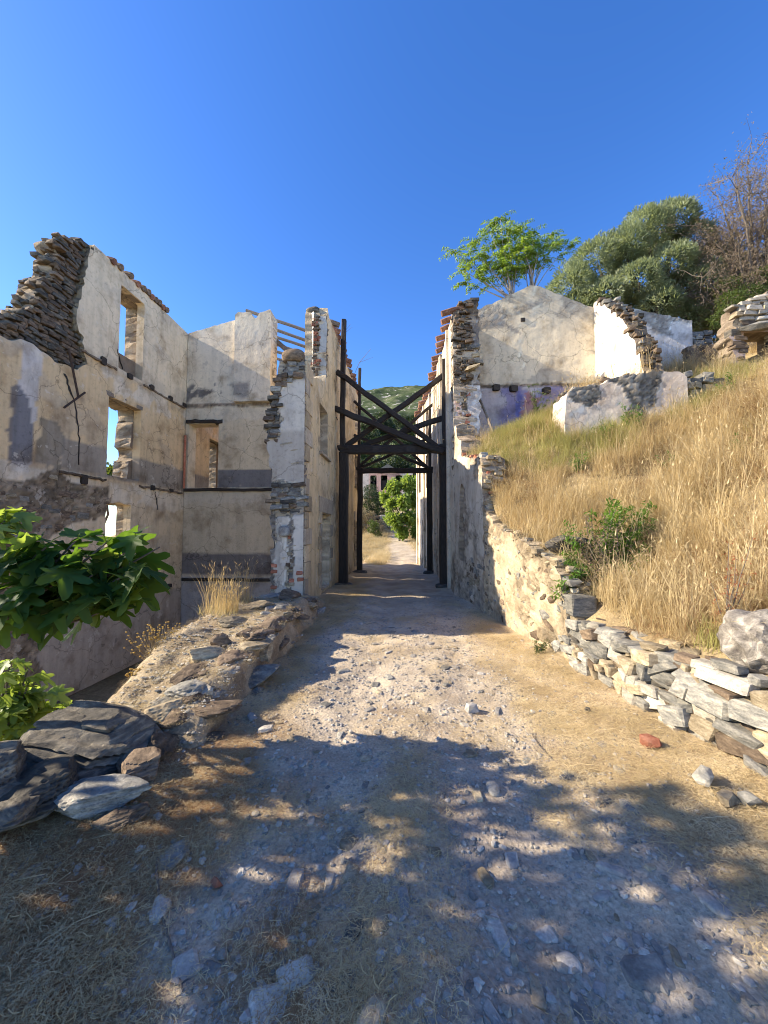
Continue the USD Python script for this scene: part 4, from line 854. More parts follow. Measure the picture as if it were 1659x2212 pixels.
def paint_er(u, z):
    c = pal(len(u), (.24, .19, .14)); b = np.ones(len(u))
    pl = np.maximum(inside(u, z, sbox(1.66, 4.2, 2.05, 5.55), .03, 3), inside(u, z, sbox(1.28, 4.4, 1.52, 5.5), .07, 4))
    pl = np.maximum(pl, inside(u, z, sbox(1.8, 5.6, 2.05, 7.4), .04, 5) * .8)
    c = mixc(c, pl, (.62, .57, .52)); c = mixc(c, inside(u, z, sbox(1.3, 4.3, 1.45, 5.2), .08, 6) * .5, (.45, .2, .14)); c = mixc(c, inside(u, z, sbox(1.8, 5.6, 2.05, 7.4), .04, 5) * .6, (.28, .24, .2))
    return c, b * (1 - pl)
ENR = slab('wall_end', (0, 10.3, 0), (1, 0, 0), (0, -1, 0), endr, .4, M_MASON, HR, g=.04, rough=.03, paint=paint_er, seed=49, edge=(.3, .25, .19), depth=.04)
stones_on(ENR, (0, 10.29, 0), (1, 0, 0), (0, -1, 0), Polygon([(1.33, 5.6), (1.33, 7.8), (1.75, 7.9), (1.78, 5.6)]), RUBD, (.17, .075), 50, proud=.10, depthm=.22, tilt=.2, fill=.82)
stones_on(ENR, (0, 10.29, 0), (1, 0, 0), (0, -1, 0), Polygon([(1.75, 5.9), (1.75, 6.5), (1.95, 6.9), (1.98, 5.9)]), [S_OCHRE, S_GREY], (.2, .1), 53, proud=.07, depthm=.2, fill=.6)
stones_on(ENR, (0, 10.29, 0), (1, 0, 0), (0, -1, 0), sbox(1.4, 4.2, 1.7, 5.7), [S_RED, S_BROWN, S_OCHRE], (.12, .08), 51, proud=.03, depthm=.12, fill=.5, name='brick')
put('stone', rock((1.78, 10.2, 6.0), (.5, .3, .12), 8, np.array([[.96, 0, .28], [0, 1, 0], [-.28, 0, .96]]), 18), S_OCHRE, ENR)
edge_stones(HR, (0, 10.3, 0), (1, 0, 0), (0, -1, 0), [(1.4, 7.85), (1.98, 7.95)], .5, RUBD, .2, 52, rows=2)
# lower wall nearer to us
a, b = np.array([1.55, 7.85, 0]), np.array([1.295, 10.28, 0]); d = b - a; Ln = np.linalg.norm(d); ud = d / Ln; nd = np.array([-ud[1], ud[0], 0])
lowp = jagged([(0, -.3), (.02, 2.9), (.12, 3.15), (.5, 3.2), (1.2, 3.35), (1.7, 3.5), (1.75, 3.9), (2.2, 4.1), (2.25, 4.4), (Ln, 4.45), (Ln, -.3)], .025, .1, 17, only=set(range(0, 9)))
nich = sbox(1.55, .9, 1.95, 2.6).union(shapely.Point(1.75, 2.6).buffer(.2, 8))
lowp = lowp.difference(nich)
def paint_low(u, z):
    c = pal(len(u), (.55, .48, .38)); c = mixc(c, sstep(fbm(np.c_[u * 1.6, z * 1.6, 0 * u], 5, 71), .48, .6) * .6, (.42, .35, .27))
    b = np.maximum(sstep(fbm(np.c_[u * 1.3, z * 1.3, 0 * u + 4], 4, 72), .54, .60), sstep(1.0 - z, 0, .5) * .8); c = mixc(c, b * .6, (.38, .31, .23))
    return c, b
LOW = slab('garden_wall', a, ud, nd, lowp, .5, M_PALE, HR, g=.045, rough=.025, paint=paint_low, seed=55, edge=(.38, .3, .22), edge_rough=.03, depth=.03)
slab('niche_back', a - nd * .3, ud, nd, nich.buffer(.03), .08, M_PALE, HR, g=.06, rough=.006, seed=56, paint=lambda u, z: (pal(len(u), (.4, .34, .27)), 0 * u))
edge_stones(LOW, a, ud, nd, [(0, 1.4), (.02, 2.9), (.12, 3.15), (.5, 3.2), (1.2, 3.35), (1.7, 3.5)], .5, [S_PALE, S_OCHRE, S_RED, S_OCHRE], .17, 57, rows=2)
stones_on(LOW, a, ud, nd, sbox(0, 0, 1.3, 1.0), [S_OCHRE, S_BROWN, S_GREY], (.2, .12), 58, proud=.0, depthm=.1, fill=.5)

# ------------------------------------------------------------------ roughly plastered retaining wall and the dry stone wall before it
RW = thing('retaining_wall', 'rubble wall with crumbling cream mortar holding the grassy bank, between the ruin and the dry stone wall', 'wall', (1.8, 6.4, 0))
a, b = np.array([1.97, 4.95, 0]), np.array([1.56, 7.86, 0]); d = b - a; Ln = np.linalg.norm(d); ud = d / Ln; nd = np.array([-ud[1], ud[0], 0])
rwp = jagged([(0, -.2), (.0, .75), (.08, 1.05), (.35, 1.2), (.8, 1.32), (1.3, 1.5), (2.0, 1.66), (2.4, 1.75), (2.7, 2.0), (Ln, 2.2), (Ln, -.2)], .03, .1, 18, only=set(range(0, 9)))
def paint_rw(u, z):
    c = pal(len(u), (.58, .47, .32)); n_ = fbm(np.c_[u * 2.2, z * 2.2, 0 * u], 5, 73)
    c = mixc(c, sstep(n_, .5, .6) * .5, (.48, .38, .26)); b = sstep(fbm(np.c_[u * 1.8, z * 1.8, 0 * u + 7], 4, 74), .36, .5) * .7 + .3
    return c, b
RWM = slab('wall_face', a, ud, nd, rwp, .45, M_MASON, RW, g=.035, rough=.03, paint=paint_rw, seed=59, edge=(.45, .37, .27), edge_rough=.03, depth=.035)
stones_on(RWM, a, ud, nd, rwp.buffer(-.06).intersection(sbox(0, .02, Ln, 3)), [S_OCHRE, S_OCHRE, S_BROWN, S_GREY], (.21, .125), 61, proud=.022, depthm=.13, fill=.85, tilt=.22, boxy=.55, limit=290, sq=False)
edge_stones(RWM, a, ud, nd, [(.0, .75), (.08, 1.05), (.35, 1.2), (.8, 1.32), (1.3, 1.5), (2.0, 1.66), (2.4, 1.75)], .4, DRY, .17, 62, rows=2)
put('concrete_block', boxmesh((2.13, 4.93, .70), (.30, .26, .25), .1, .02, 5, .008), S_GREY, RW)
put('boulder', fractured((2.22, 5.55, 1.42), (.62, .46, .26), 17, .4, .1, 4), S_DARK, RW)
q = aty(1215, 1172, 5.5)
DW = thing('dry_stone_wall', 'low dry stone wall of schist slabs along the right edge of the track', 'wall', (2.2, 3.6, 0))
a, b = np.array([2.68, 1.35, 0]), np.array([2.33, 2.68, 0]); c = np.array([2.07, 3.6, 0]); e = np.array([1.97, 4.97, 0])
for i, (p, q_, h) in enumerate(((a, b, .62), (b, c, .60), (c, e, .54))):
    d = q_ - p; Ln = np.linalg.norm(d); ud = d / Ln; nd = np.array([-ud[1], ud[0], 0])
    stones_on(DW, p + np.array([0, 0, 0]), ud, nd, sbox(-.02, -.06, Ln + .02, h - .02), DRY, (.31 - .05 * i, .135 - .015 * i), 63 + i, proud=.05, depthm=.34, tilt=.16, jit=.9)
    stones_on(DW, p - nd * .05, ud, nd, sbox(0, -.04, Ln, h - .06), [S_BROWN, S_OCHRE, S_DARK], (.11, .06), 163 + i, proud=.03, depthm=.2, tilt=.3, fill=.7)
    R3 = rng_of(64 + i)
    for k in range(int(Ln / .19)):
        u = (k + .5) * .19; s = R3.uniform(.14, .3)
        for r_ in (0, 1):
            cc = p + ud * (u + R3.normal(0, .03)) - nd * (.10 + .2 * r_) + Z * (h - .0 + R3.uniform(-.03, .03))
            an = R3.uniform(-.5, .5); put('cap_stone', block(cc, (s, s * R3.uniform(.6, .9), .07), 640 + i * 100 + k * 2 + r_, np.array([ud * math.cos(an) + nd * math.sin(an), -ud * math.sin(an) + nd * math.cos(an), Z]), .2, .2), DRY[int(R3.integers(len(DRY)))], DW)
    bk = np.array([p - nd * .22 + ud * -.05 - Z * .2, q_ - nd * .22 - Z * .2, q_ - nd * .22 + Z * (h - .03), p - nd * .22 + Z * (h - .03), p - nd * .6 - Z * .2, q_ - nd * .6 - Z * .2, q_ - nd * .6 + Z * (h - .03), p - nd * .6 + Z * (h - .03)])
    hull = trimesh.convex.convex_hull(bk); put('earth_core', hull, E_BANK, DW, paint=np.ones((len(hull.vertices), 3)))
q = aty(1632, 1395, 3.0)
put('conglomerate_rock', boulder((q[0] + .08, 3.0, .80), (.50, .45, .46), 21, 3, .25, freq=2.4), S_CONG, None, 25, label='pale lumpy conglomerate rock on the dry stone wall at the right edge', cat='rock')

# ------------------------------------------------------------------ the lone ruined wall on the slope, and the hut above it
TW = thing('ruined_wall', 'broken pinkish plaster wall with grass along its top, standing on the grassy slope below the gable', 'wall', (4.6, 8.6, 3.6))
TY = 8.25
tw = jagged([(3.42, 3.0), (3.36, 3.9), (3.42, 4.55), (3.6, 4.68), (4.1, 4.72), (4.6, 4.92), (5.3, 4.98), (5.75, 4.97), (5.88, 4.85), (5.9, 3.4)], .02, .09, 19, only=set(range(2, 8)))
def paint_tw(u, z):
    c = pal(len(u), (.68, .58, .46)); c = mixc(c, sstep(fbm(np.c_[u * 4, z * 4, 0 * u], 4, 75), .52, .6) * .4, (.50, .40, .33))
    ex = np.maximum.reduce([inside(u, z, [(3.42, 4.7), (4.15, 4.7), (4.05, 4.45), (3.85, 4.2), (3.72, 4.3), (3.5, 4.38)], .06, 3), inside(u, z, [(4.0, 4.95), (4.5, 4.6), (4.75, 4.4), (4.7, 3.9), (5.0, 3.9), (5.2, 4.3), (5.35, 4.55), (5.4, 5.0)], .07, 4), sstep(3.62 + (u - 3.4) * .18 - z, 0, .08)])
    return mixc(c, ex, (.31, .28, .23)), ex
slab('wall_face', (0, TY, 0), (1, 0, 0), (0, -1, 0), tw, .75, M_PALE, TW, g=.04, rough=.02, paint=paint_tw, seed=65, edge=(.68, .60, .52), edge_rough=.015, depth=.03, nt=8)
edge_stones(TW, (0, TY, 0), (1, 0, 0), (0, -1, 0), [(3.45, 4.58), (3.65, 4.68), (4.1, 4.72), (4.6, 4.92), (5.3, 4.98), (5.75, 4.97)], .7, RUB, .2, 66, rows=2)
stones_on(TW, (0, TY + .1, 0), (1, 0, 0), (0, -1, 0), Polygon([(5.9, 4.2), (5.9, 4.95), (6.5, 5.0), (6.75, 4.5)]), DRY, (.26, .13), 67, proud=.04, depthm=.4, tilt=.12)
HT = thing('stone_hut', 'collapsed stone hut with a stone lintel over a dark doorway, high on the slope', 'hut', (8.5, 9.6, 5.6))
q = [aty(px, py, 9.6) for px, py in ((1570, 660), (1640, 615), (1700, 590), (1700, 800), (1590, 800), (1585, 700))]
hp = jagged([(q[5][0], 5.2), (q[5][0], 6.75), (q[5][0] + .1, 7.1), (9.6, 7.7), (10.2, 7.7), (10.2, 5.2)], .05, .1, 23, only={0, 1, 2})
door = sbox(q[5][0] + .22, 5.2, q[5][0] + .95, 6.45)
def paint_hut(u, z): return mixc(pal(len(u), (.50, .40, .36)), sstep(z, 6.5, 6.6), (.3, .26, .2)), sstep(z, 6.5, 6.6) * .9 + .1
slab('front_wall', (0, 9.6, 0), (1, 0, 0), (0, -1, 0), hp.difference(door), .5, M_MASON, HT, g=.06, rough=.03, paint=paint_hut, seed=68, edge=(.3, .24, .18))
slab('rear_wall', (0, 11.0, 0), (1, 0, 0), (0, -1, 0), jagged([(q[5][0] - .1, 5.0), (q[5][0] - .1, 6.8), (10.2, 7.0), (10.2, 5.0)], .03, .1, 24), .4, M_MASON, HT, g=.12, rough=.03, seed=69, paint=lambda u, z: (pal(len(u), (.3, .24, .18)), np.ones(len(u))))
stones_on(HT, (0, 9.6, 0), (1, 0, 0), (0, -1, 0), hp.difference(door).buffer(-.04), RUBD, (.26, .12), 72, proud=.05, depthm=.2)
put('lintel', rock((q[5][0] + .55, 9.5, 6.55), (1.1, .45, .22), 5, np.array([[.985, 0, .17], [0, 1, 0], [-.17, 0, .985]]), n=22), S_GREY, HT)
stones_on(HT, (0, 9.58, 0), (1, 0, 0), (0, -1, 0), Polygon([(q[5][0], 6.8), (q[5][0] + .1, 7.15), (9.3, 7.6), (9.3, 6.95), (q[5][0] + .5, 6.75)]), [S_PALE, S_PALE, S_OCHRE], (.24, .09), 70, proud=.06, depthm=.3)
stones_on(HT, (0, 9.58, 0), (1, 0, 0), (0, -1, 0), sbox(q[5][0] + .95, 5.6, q[5][0] + 1.3, 6.5), [S_PALE, S_OCHRE], (.3, .2), 71, proud=.04, depthm=.3)
# ------------------------------------------------------------------ timber bracing frames across the track
def frame(lab, Y, xl, xr_, zb, wl, braces, topl, topr, s, seed):
    fr = thing('bracing_frame', lab, 'timber frame', ((xl + xr_) / 2, Y, 0))
    put('post', beam((xl, Y, -.15), (xl, Y, zb + .02), wl, wl, seed, warp=.006), W_POST, fr)
    put('post', beam((xr_, Y, -.15), (xr_ + .01, Y, zb + .02), wl * 1.05, wl, seed + 1, warp=.006), W_POST, fr)
    put('upper_post', beam((xl - .05, Y + .02, zb - .1), (xl - .03, Y + .05, topl), wl * .55, wl * .6, seed + 2, warp=.01), W_POST, fr)
    put('upper_post', beam((xr_ + .03, Y + .02, zb - .1), (xr_ + .05, Y + .05, topr), wl * .5, wl * .6, seed + 3, warp=.01), W_POST, fr)
    put('cross_beam', beam((xl - .1, Y - wl * .1, zb + wl * .35), (xr_ + .14, Y - wl * .1, zb + wl * .3), wl * .95, wl * .95, seed + 4, n=14, warp=.01), W_BEAM, fr)
    put('cap_block', boxmesh((xl - .02, Y, zb + .16), (wl * 1.25, wl * 1.3, .12), 0, .02, seed, .004), W_BEAM, fr)
    put('cap_block', boxmesh((xr_ + .03, Y, zb + .16), (wl * 1.2, wl * 1.3, .12), 0, .02, seed + 1, .004), W_BEAM, fr)
    for i, (a, b, w) in enumerate(braces):
        dy = (-.09, .09, -.20, .20)[i] * s
        put('brace', beam((a[0], Y + dy, a[1]), (b[0], Y + dy, b[1]), w, w, seed + 10 + i, n=12, warp=.012), W_BEAM, fr)
    for (x, z_, sx) in ((xl - .02, zb + 1.05, -1), (xr_ + .02, zb + 1.15, 1)):
        put('iron_strap', merge([tube([(x - .35 * sx * -1, Y - wl * .4, z_), (x + .25 * sx, Y - wl * .4, z_ + .02)], .012, 5), tube([(x + .2 * sx, Y - wl * .4, z_ + .04), (x + .2 * sx, Y + .1, z_ + .02)], .012, 5)]), IRON, fr)
    put('footing', boulder((xl, Y, -.02), (.6, .55, .22), seed, 2, .12), S_DARK, fr, smooth=30)
    put('footing', boulder((xr_, Y, -.02), (.55, .55, .22), seed + 1, 2, .12), S_DARK, fr, smooth=30)
def bz(Y, *ps): return [tuple(aty(px, py, Y)[[0, 2]]) for px, py in ps]
Y1, Y2 = 11.6, 15.4
p = bz(Y1, (729, 806), (956, 975), (735, 972), (962, 806), (726, 887), (957, 978), (742, 974), (959, 899))
frame('nearer heavy black timber frame with crossed braces spanning the track', Y1, -1.90, 1.13, 4.02, .27, [(p[0], p[1], .15), (p[2], p[3], .15), (p[4], p[5], .17), (p[6], p[7], .15)], 8.25, 6.9, 1.0, 200)
p = bz(Y2, (766, 868), (925, 1012), (770, 1012), (936, 872), (766, 942), (925, 1012), (772, 1012), (932, 942))
frame('farther, slimmer black timber frame with crossed braces, seen through the nearer frame', Y2, -1.86, .93, 4.0, .21, [(p[0], p[1], .11), (p[2], p[3], .11), (p[4], p[5], .11), (p[6], p[7], .11)], 8.35, 6.6, .8, 230)
put('tie_rod', merge([tube([(1.0, 11.4, 6.1), (.2, 15.3, 6.0)], .008, 4), tube([(1.0, 11.4, 5.4), (.5, 15.3, 5.3)], .008, 4), tube([(.95, 12, 6.1), (.9, 13.6, 5.35)], .006, 4)]), IRON, HR)
# ------------------------------------------------------------------ leaves, trees, grass
def leaf_cloud(P, size, seed, aspect=.45, up=.3, dirs=None, fold=.25, droop=0.0):
    """Folded leaf blades (4 triangles) at the points P, turned at random."""
    R = rng_of(seed); n = len(P); s = size * R.uniform(.6, 1.35, n)
    d = R.normal(size=(n, 3)) if dirs is None else dirs + R.normal(0, .45, (n, 3))
    d[:, 2] -= droop; d /= np.linalg.norm(d, axis=1, keepdims=True)
    nn = R.normal(size=(n, 3)) + np.array([0, 0, up * 3]); nn -= (nn * d).sum(1, keepdims=True) * d; nn /= np.linalg.norm(nn, axis=1, keepdims=True) + 1e-9
    w = np.cross(d, nn)
    L_ = s[:, None]; a = P - d * L_ * .5; tip = P + d * L_ * .5 - nn * L_ * .12
    m1 = P + w * L_ * aspect * .5 + nn * L_ * fold * .25; m2 = P - w * L_ * aspect * .5 + nn * L_ * fold * .25
    v = np.stack([a, m1, tip, m2], 1).reshape(-1, 3); k = np.arange(n)[:, None] * 4
    return v, np.vstack([k + [0, 1, 2], k + [0, 2, 3]])
def blob_points(centres, radii, n, seed, squash=1.0, shell=.55):
    """Points in a set of soft clumps, denser near their surfaces."""
    R = rng_of(seed); c = np.asarray(centres, float); r = np.asarray(radii, float); w = r ** 2; i = R.choice(len(c), n, p=w / w.sum())
    d = R.normal(size=(n, 3)); d /= np.linalg.norm(d, axis=1, keepdims=True)
    rr = r[i] * (shell + (1 - shell) * R.random(n)) * (1 + .5 * (noise(d * 2.1 + i[:, None] * 3.1, seed) - .5))
    return c[i] + d * rr[:, None] * [1, 1, squash], d
def limb(a, b, r0, r1, seed, n=7, wob=.08, sag=0.0):
    R = rng_of(seed, 13); a, b = np.asarray(a, float), np.asarray(b, float); t = np.linspace(0, 1, n)[:, None]; L_ = np.linalg.norm(b - a)
    p = a + (b - a) * t + np.cumsum(R.normal(0, wob * L_ / n, (n, 3)), 0) * (t * (1 - t) * 4) + np.array([0, 0, sag * L_]) * (t * (1 - t) * 4)
    return tube(p, np.linspace(r0, r1, n), 6), p
def tree(name, lab, cat, base, clumps, radii, nleaf, lsize, leafm, barkm, seed, trunk_r=.12, aspect=.35, squash=.85, shell=.5, fork=.45, group=None, droop=.2, up=.3):
    t = thing(name, lab, cat, base, group); base = np.asarray(base, float); clumps = np.asarray(clumps, float)
    mid = base + (clumps.mean(0) - base) * fork
    tr, _ = limb(base - Z * .3, mid, trunk_r, trunk_r * .7, seed); put('trunk', tr, barkm, t, True)
    put('limb', merge([limb(mid, c, trunk_r * .55, trunk_r * .12, seed + i, wob=.12)[0] for i, c in enumerate(clumps)]), barkm, t, True)
    P, d = blob_points(clumps, radii, nleaf, seed, squash, shell)
    put('crown', leaf_cloud(P, lsize, seed + 1, aspect, dirs=d, droop=droop, up=up), leafm, t)
    return t
R = rng_of(901)
# olive behind the gable
pts = [(1235, 625, 14), (1290, 570, 14), (1350, 540, 13.6), (1400, 500, 14), (1450, 480, 14), (1500, 520, 14), (1540, 580, 14.3), (1310, 640, 13.4), (1380, 610, 13.2), (1450, 570, 13.2), (1500, 620, 13.5), (1540, 670, 14), (1420, 660, 13.2), (1480, 690, 13.6), (1260, 660, 13.8), (1520, 720, 14.4), (1340, 670, 14.5), (1460, 640, 14.8)]
tree('olive_tree', 'large silvery green olive tree rising behind the pale gable wall', 'tree', (8.6, 14.2, 6.9), [aty(*p) for p in pts], [R.uniform(.7, 1.0) for _ in pts], 75000, .14, L_OLIVE, W_BARK, 910, .3, .26, .9, .72, droop=-.25)
# slender tree on the wall head
tb = aty(1108, 640, 11.35); T2 = thing('tree_of_heaven', 'young bright green tree with feathery leaves growing from the top of the gable wall', 'tree', tb)
stem = []; tips = []
for i, (px, py, Y) in enumerate([(1000, 585, 11.2), (985, 545, 11.4), (1030, 520, 11.3), (1045, 560, 11.1), (1070, 480, 11.4), (1085, 520, 11.2), (1110, 500, 11.3), (1125, 490, 11.5), (1150, 520, 11.2), (1140, 555, 11.4), (1075, 575, 11.2), (1040, 605, 11.2), (1180, 560, 11.3), (1200, 525, 11.4), (1225, 535, 11.4), (1190, 505, 11.5), (1130, 530, 11.0), (1100, 520, 11.6), (1115, 575, 11.2), (1060, 500, 11.2), (1150, 500, 11.4), (1050, 580, 11.5), (1025, 545, 11.0), (1090, 545, 11.0), (1170, 535, 11.6), (1120, 560, 11.2), (1138, 575, 11.4), (1105, 590, 11.3), (1090, 570, 11.0), (1125, 535, 11.5), (1095, 500, 11.1), (1015, 560, 11.5), (1100, 555, 11.5), (1160, 545, 11.0), (1060, 535, 11.6), (1080, 470, 11.3), (1010, 610, 11.3)]):
    tip = aty(px, py, Y); b0 = aty(1150, 615, 11.35) if px > 1120 else tb
    m, p = limb(b0 - Z * .1 + R.normal(0, .05, 3) * [1, 1, 0], tip, .024 if i % 4 == 0 else .015, .005, 920 + i, 8, .05, .06 if px > 1120 else -.02); stem.append(m); tips += [(tip, nz(p[-1] - p[-3])), (p[-3], nz(p[-1] - p[-4]))]
put('trunk', merge(stem), W_PALEBARK, T2, True)
LP, LD, RS = [], [], []
for k, (tip, d) in enumerate(tips):
    for j in range(7 if k % 2 == 0 else 3):
        a = R.uniform(0, 2 * np.pi); dr = nz(np.array([math.cos(a), math.sin(a), R.uniform(-.1, .55)]) + d * .3); Ls = R.uniform(.32, .55)
        pp = np.array([tip + dr * Ls * t - Z * .22 * t * t * Ls * 2 for t in np.linspace(0, 1, 8)]); RS.append(tube(pp, .0035, 3, False))
        side = nz(np.cross(dr, Z))
        for q in range(1, 8):
            for s in (-1, 1):
                LP.append(pp[q] + side * s * .045 - Z * .015); LD.append(side * s + dr * .5 - Z * .45)
put('crown', leaf_cloud(np.array(LP), .115, 931, .36, dirs=np.array(LD) * 1.6), L_AIL, T2); put('leaf_stalk', merge(RS), L_AIL, T2)
# bare brown tree at the right edge
bb = aty(1640, 700, 13.0); T3 = thing('withered_tree', 'brown half dead tree with fine bare twigs at the right edge', 'tree', bb - Z * .6)
tw, tp = [], []
for i in range(44):
    px, py = R.uniform(1505, 1740), R.uniform(300, 640)
    if (px - 1505) * 1.5 + (py - 300) < 190: py += 170
    tip = aty(px, py, R.uniform(12.0, 14)); m, p = limb(bb - Z * .6 + R.normal(0, .1, 3), tip, .07, .01, 940 + i, 9, .1, .05); tw.append(m)
    for j in range(16):
        q = p[int(R.integers(2, 9))]; e = q + R.normal(0, .45, 3) + Z * .1; m2, p2 = limb(q, e, .012, .004, 970 + i * 20 + j, 5, .18); tw.append(m2)
        for r_ in range(5): e2 = p2[int(R.integers(1, 5))]; f_ = e2 + R.normal(0, .22, 3); tw.append(tube([e2, (e2 + f_) / 2 + R.normal(0, .03, 3), f_], [.0045, .004, .003], 3, False)); tp.append(f_); tp.append((e2 + f_) / 2)
put('trunk', merge(tw), W_BARK, T3, True)
P = np.repeat(np.array(tp), 5, 0) + R.normal(0, .12, (len(tp) * 5, 3)); put('crown', leaf_cloud(P, .075, 990, .35, droop=.3), L_BROWN, T3)
tree('green_bush', 'yellow green bush between the olive and the stone hut', 'bush', (10.0, 12.2, 6.8), [aty(*p) for p in ((1580, 650, 11.8), (1620, 640, 12), (1560, 690, 11.8), (1575, 620, 12.4), (1650, 600, 12.4))], [.4, .45, .35, .4, .5], 3500, .09, L_MID, W_BARK, 1001, .05)
# trees outside the frame whose shade falls over the foreground
def shade_tree(name, lab, base, clumps, radii, n, seed, ls=.16):
    tree(name, lab, 'tree', base, clumps, radii, n, ls, L_FIG, W_BARK, seed, .14, .7, .8, .35)
SHD = []
def shade_at(px, py, x): g = atz(px, py); t = (x - g[0]) / SUN[0]; return g + SUN * t
for (px, py, x, r) in [(760, 1655, -5.0, .34), (900, 1700, -5.2, .36), (1050, 1700, -5.6, .30), (1250, 1800, -5.5, .45), (1500, 1820, -5.8, .42), (1640, 1830, -6.0, .45), (1100, 1830, -5.0, .40), (840, 1800, -5.0, .45), (620, 1760, -4.6, .36), (480, 1840, -4.4, .5), (300, 1950, -4.4, .5),
                       (1400, 1950, -5.4, .45), (1150, 2000, -5.0, .40), (900, 1960, -4.6, .34), (1600, 2050, -5.2, .5), (700, 2000, -4.4, .30), (1350, 2180, -4.8, .42), (1000, 2150, -4.4, .42), (500, 2050, -4.2, .4), (750, 2200, -4.2, .34), (250, 2150, -4.2, .45), (1600, 2300, -4.8, .5), (1000, 2400, -4.4, .6), (500, 2400, -4.2, .5), (1300, 2600, -4.6, .7), (700, 2700, -4.4, .7)]:
    SHD.append((shade_at(px, py, x), r))
shade_tree('garden_tree', 'leafy tree standing left of the track beside the camera, outside the picture', (-5.0, .9, -1.75), [s[0] for s in SHD], [s[1] * 1.1 for s in SHD], 1750, 1100, .15)

# ------------------------------------------------------------------ figs
def fig_leaf(seed, s):
    R_ = rng_of(seed, 17); out = []
    lobes = [(90, 1.0), (42, .86), (138, .86), (-8, .58), (188, .58)]
    for k in range(40):
        a = -62 + k * (304 / 39); r = .0
        for la, lr in lobes:
            d = (a - la); w = 22 if la == 90 else 19; r = max(r, lr * math.exp(-(d / w) ** 2 * .8))
        r = max(r, .44 if -20 < a < 200 else .34) * R_.uniform(.93, 1.06); out.append((math.cos(math.radians(a)) * r, math.sin(math.radians(a)) * r + .0))
    o = np.array(out); o[:, 1] += .25
    c0 = np.array([[0, .25], [0, .62], [0, .05]])
    mid = o * .55 + np.array([0, .25]) * .45
    pts = np.vstack([[[0, .25]], mid, o]); n = 40; f = []
    for k in range(n - 1): f += [[0, 1 + k, 2 + k], [1 + k, 1 + n + k, 2 + n + k], [1 + k, 2 + n + k, 2 + k]]
    f += [[0, n, 1], [n, 2 * n, 1 + n], [n, 1 + n, 1]]
    x, y = pts[:, 0], pts[:, 1]; cup = R_.uniform(.10, .32); bend = R_.uniform(.15, .5); wave = R_.uniform(0, 6)
    zz_ = cup * np.abs(x) - bend * np.maximum(y, -.1) ** 2 * .6 + .03 * np.sin(9 * np.arctan2(x, y - .25) + wave) * np.hypot(x, y - .25)
    return np.c_[x, y, zz_] * s, np.array(f)
def fig(lab, base, tips, sizes, nper, seed, root, mat=L_FIG):
    t = thing('fig_tree', lab, 'tree', base); R_ = rng_of(seed); stk = []; k = 0; fork = np.asarray(root, float); wood = [limb(base, fork, .05, .03, seed, 8, .1)[0]]
    for i, tip in enumerate(tips):
        tip = np.asarray(tip); m, p = limb(fork, tip, .016, .006, seed + i, 8, .07, -.1); wood.append(m)
        for j in range(nper):
            a = R_.uniform(0, 2 * np.pi); el = R_.uniform(-.45, .55); d = np.array([math.cos(a) * math.cos(el), math.sin(a) * math.cos(el), math.sin(el)])
            q = p[-1 - int(R_.integers(0, 3))]; s = sizes * R_.uniform(.65, 1.2); pet = q + d * s * R_.uniform(.2, .5) + Z * .05
            stk.append(tube([q, (q + pet) / 2 + Z * .015, pet], .0028, 4, False))
            e2 = nz(d - Z * R_.uniform(.1, .9)); e3 = nz(Z + R_.normal(0, .35, 3) + SUN * .2); e3 = nz(e3 - e2 * (e3 @ e2)); e1 = np.cross(e2, e3)
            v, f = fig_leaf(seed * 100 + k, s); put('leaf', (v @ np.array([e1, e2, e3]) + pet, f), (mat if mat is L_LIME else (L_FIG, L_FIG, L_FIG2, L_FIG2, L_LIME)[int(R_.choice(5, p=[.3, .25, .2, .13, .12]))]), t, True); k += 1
    put('trunk', merge(wood), W_BARK, t, True); put('petiole', merge(stk), L_LIME, t, kind='stuff')
ft = [(40, 1235, 2.4), (100, 1190, 2.5), (165, 1175, 2.55), (230, 1180, 2.6), (290, 1185, 2.7), (345, 1190, 2.75), (60, 1300, 2.4), (130, 1260, 2.4), (200, 1250, 2.5), (270, 1250, 2.55), (330, 1240, 2.65), (160, 1320, 2.45), (245, 1315, 2.5), (300, 1290, 2.6), (20, 1340, 2.3), (90, 1290, 2.6), (190, 1215, 2.8), (40, 1190, 2.6)]
fig('spreading fig tree with big dark lobed leaves, in front of the tan ruin', (-4.1, 2.9, -1.7), [aty(px, py - 8, Y) for px, py, Y in ft], .195, 11, 1200, aty(-70, 1310, 2.7))
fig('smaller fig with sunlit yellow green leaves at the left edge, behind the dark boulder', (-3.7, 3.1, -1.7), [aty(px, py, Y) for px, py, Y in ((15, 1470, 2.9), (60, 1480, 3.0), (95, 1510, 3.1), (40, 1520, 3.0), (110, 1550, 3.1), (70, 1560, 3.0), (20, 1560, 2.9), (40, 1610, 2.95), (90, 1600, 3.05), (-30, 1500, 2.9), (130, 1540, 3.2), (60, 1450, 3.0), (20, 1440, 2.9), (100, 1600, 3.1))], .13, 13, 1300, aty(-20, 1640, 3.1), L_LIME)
fig('fig branch with bright backlit leaves high at the left edge', (-4.0, 2.4, -1.7), [aty(px, py, Y) for px, py, Y in ((10, 1125, 2.6), (30, 1140, 2.65), (-20, 1150, 2.5), (40, 1120, 2.7))], .13, 7, 1400, aty(-80, 1180, 2.6), L_LIME)

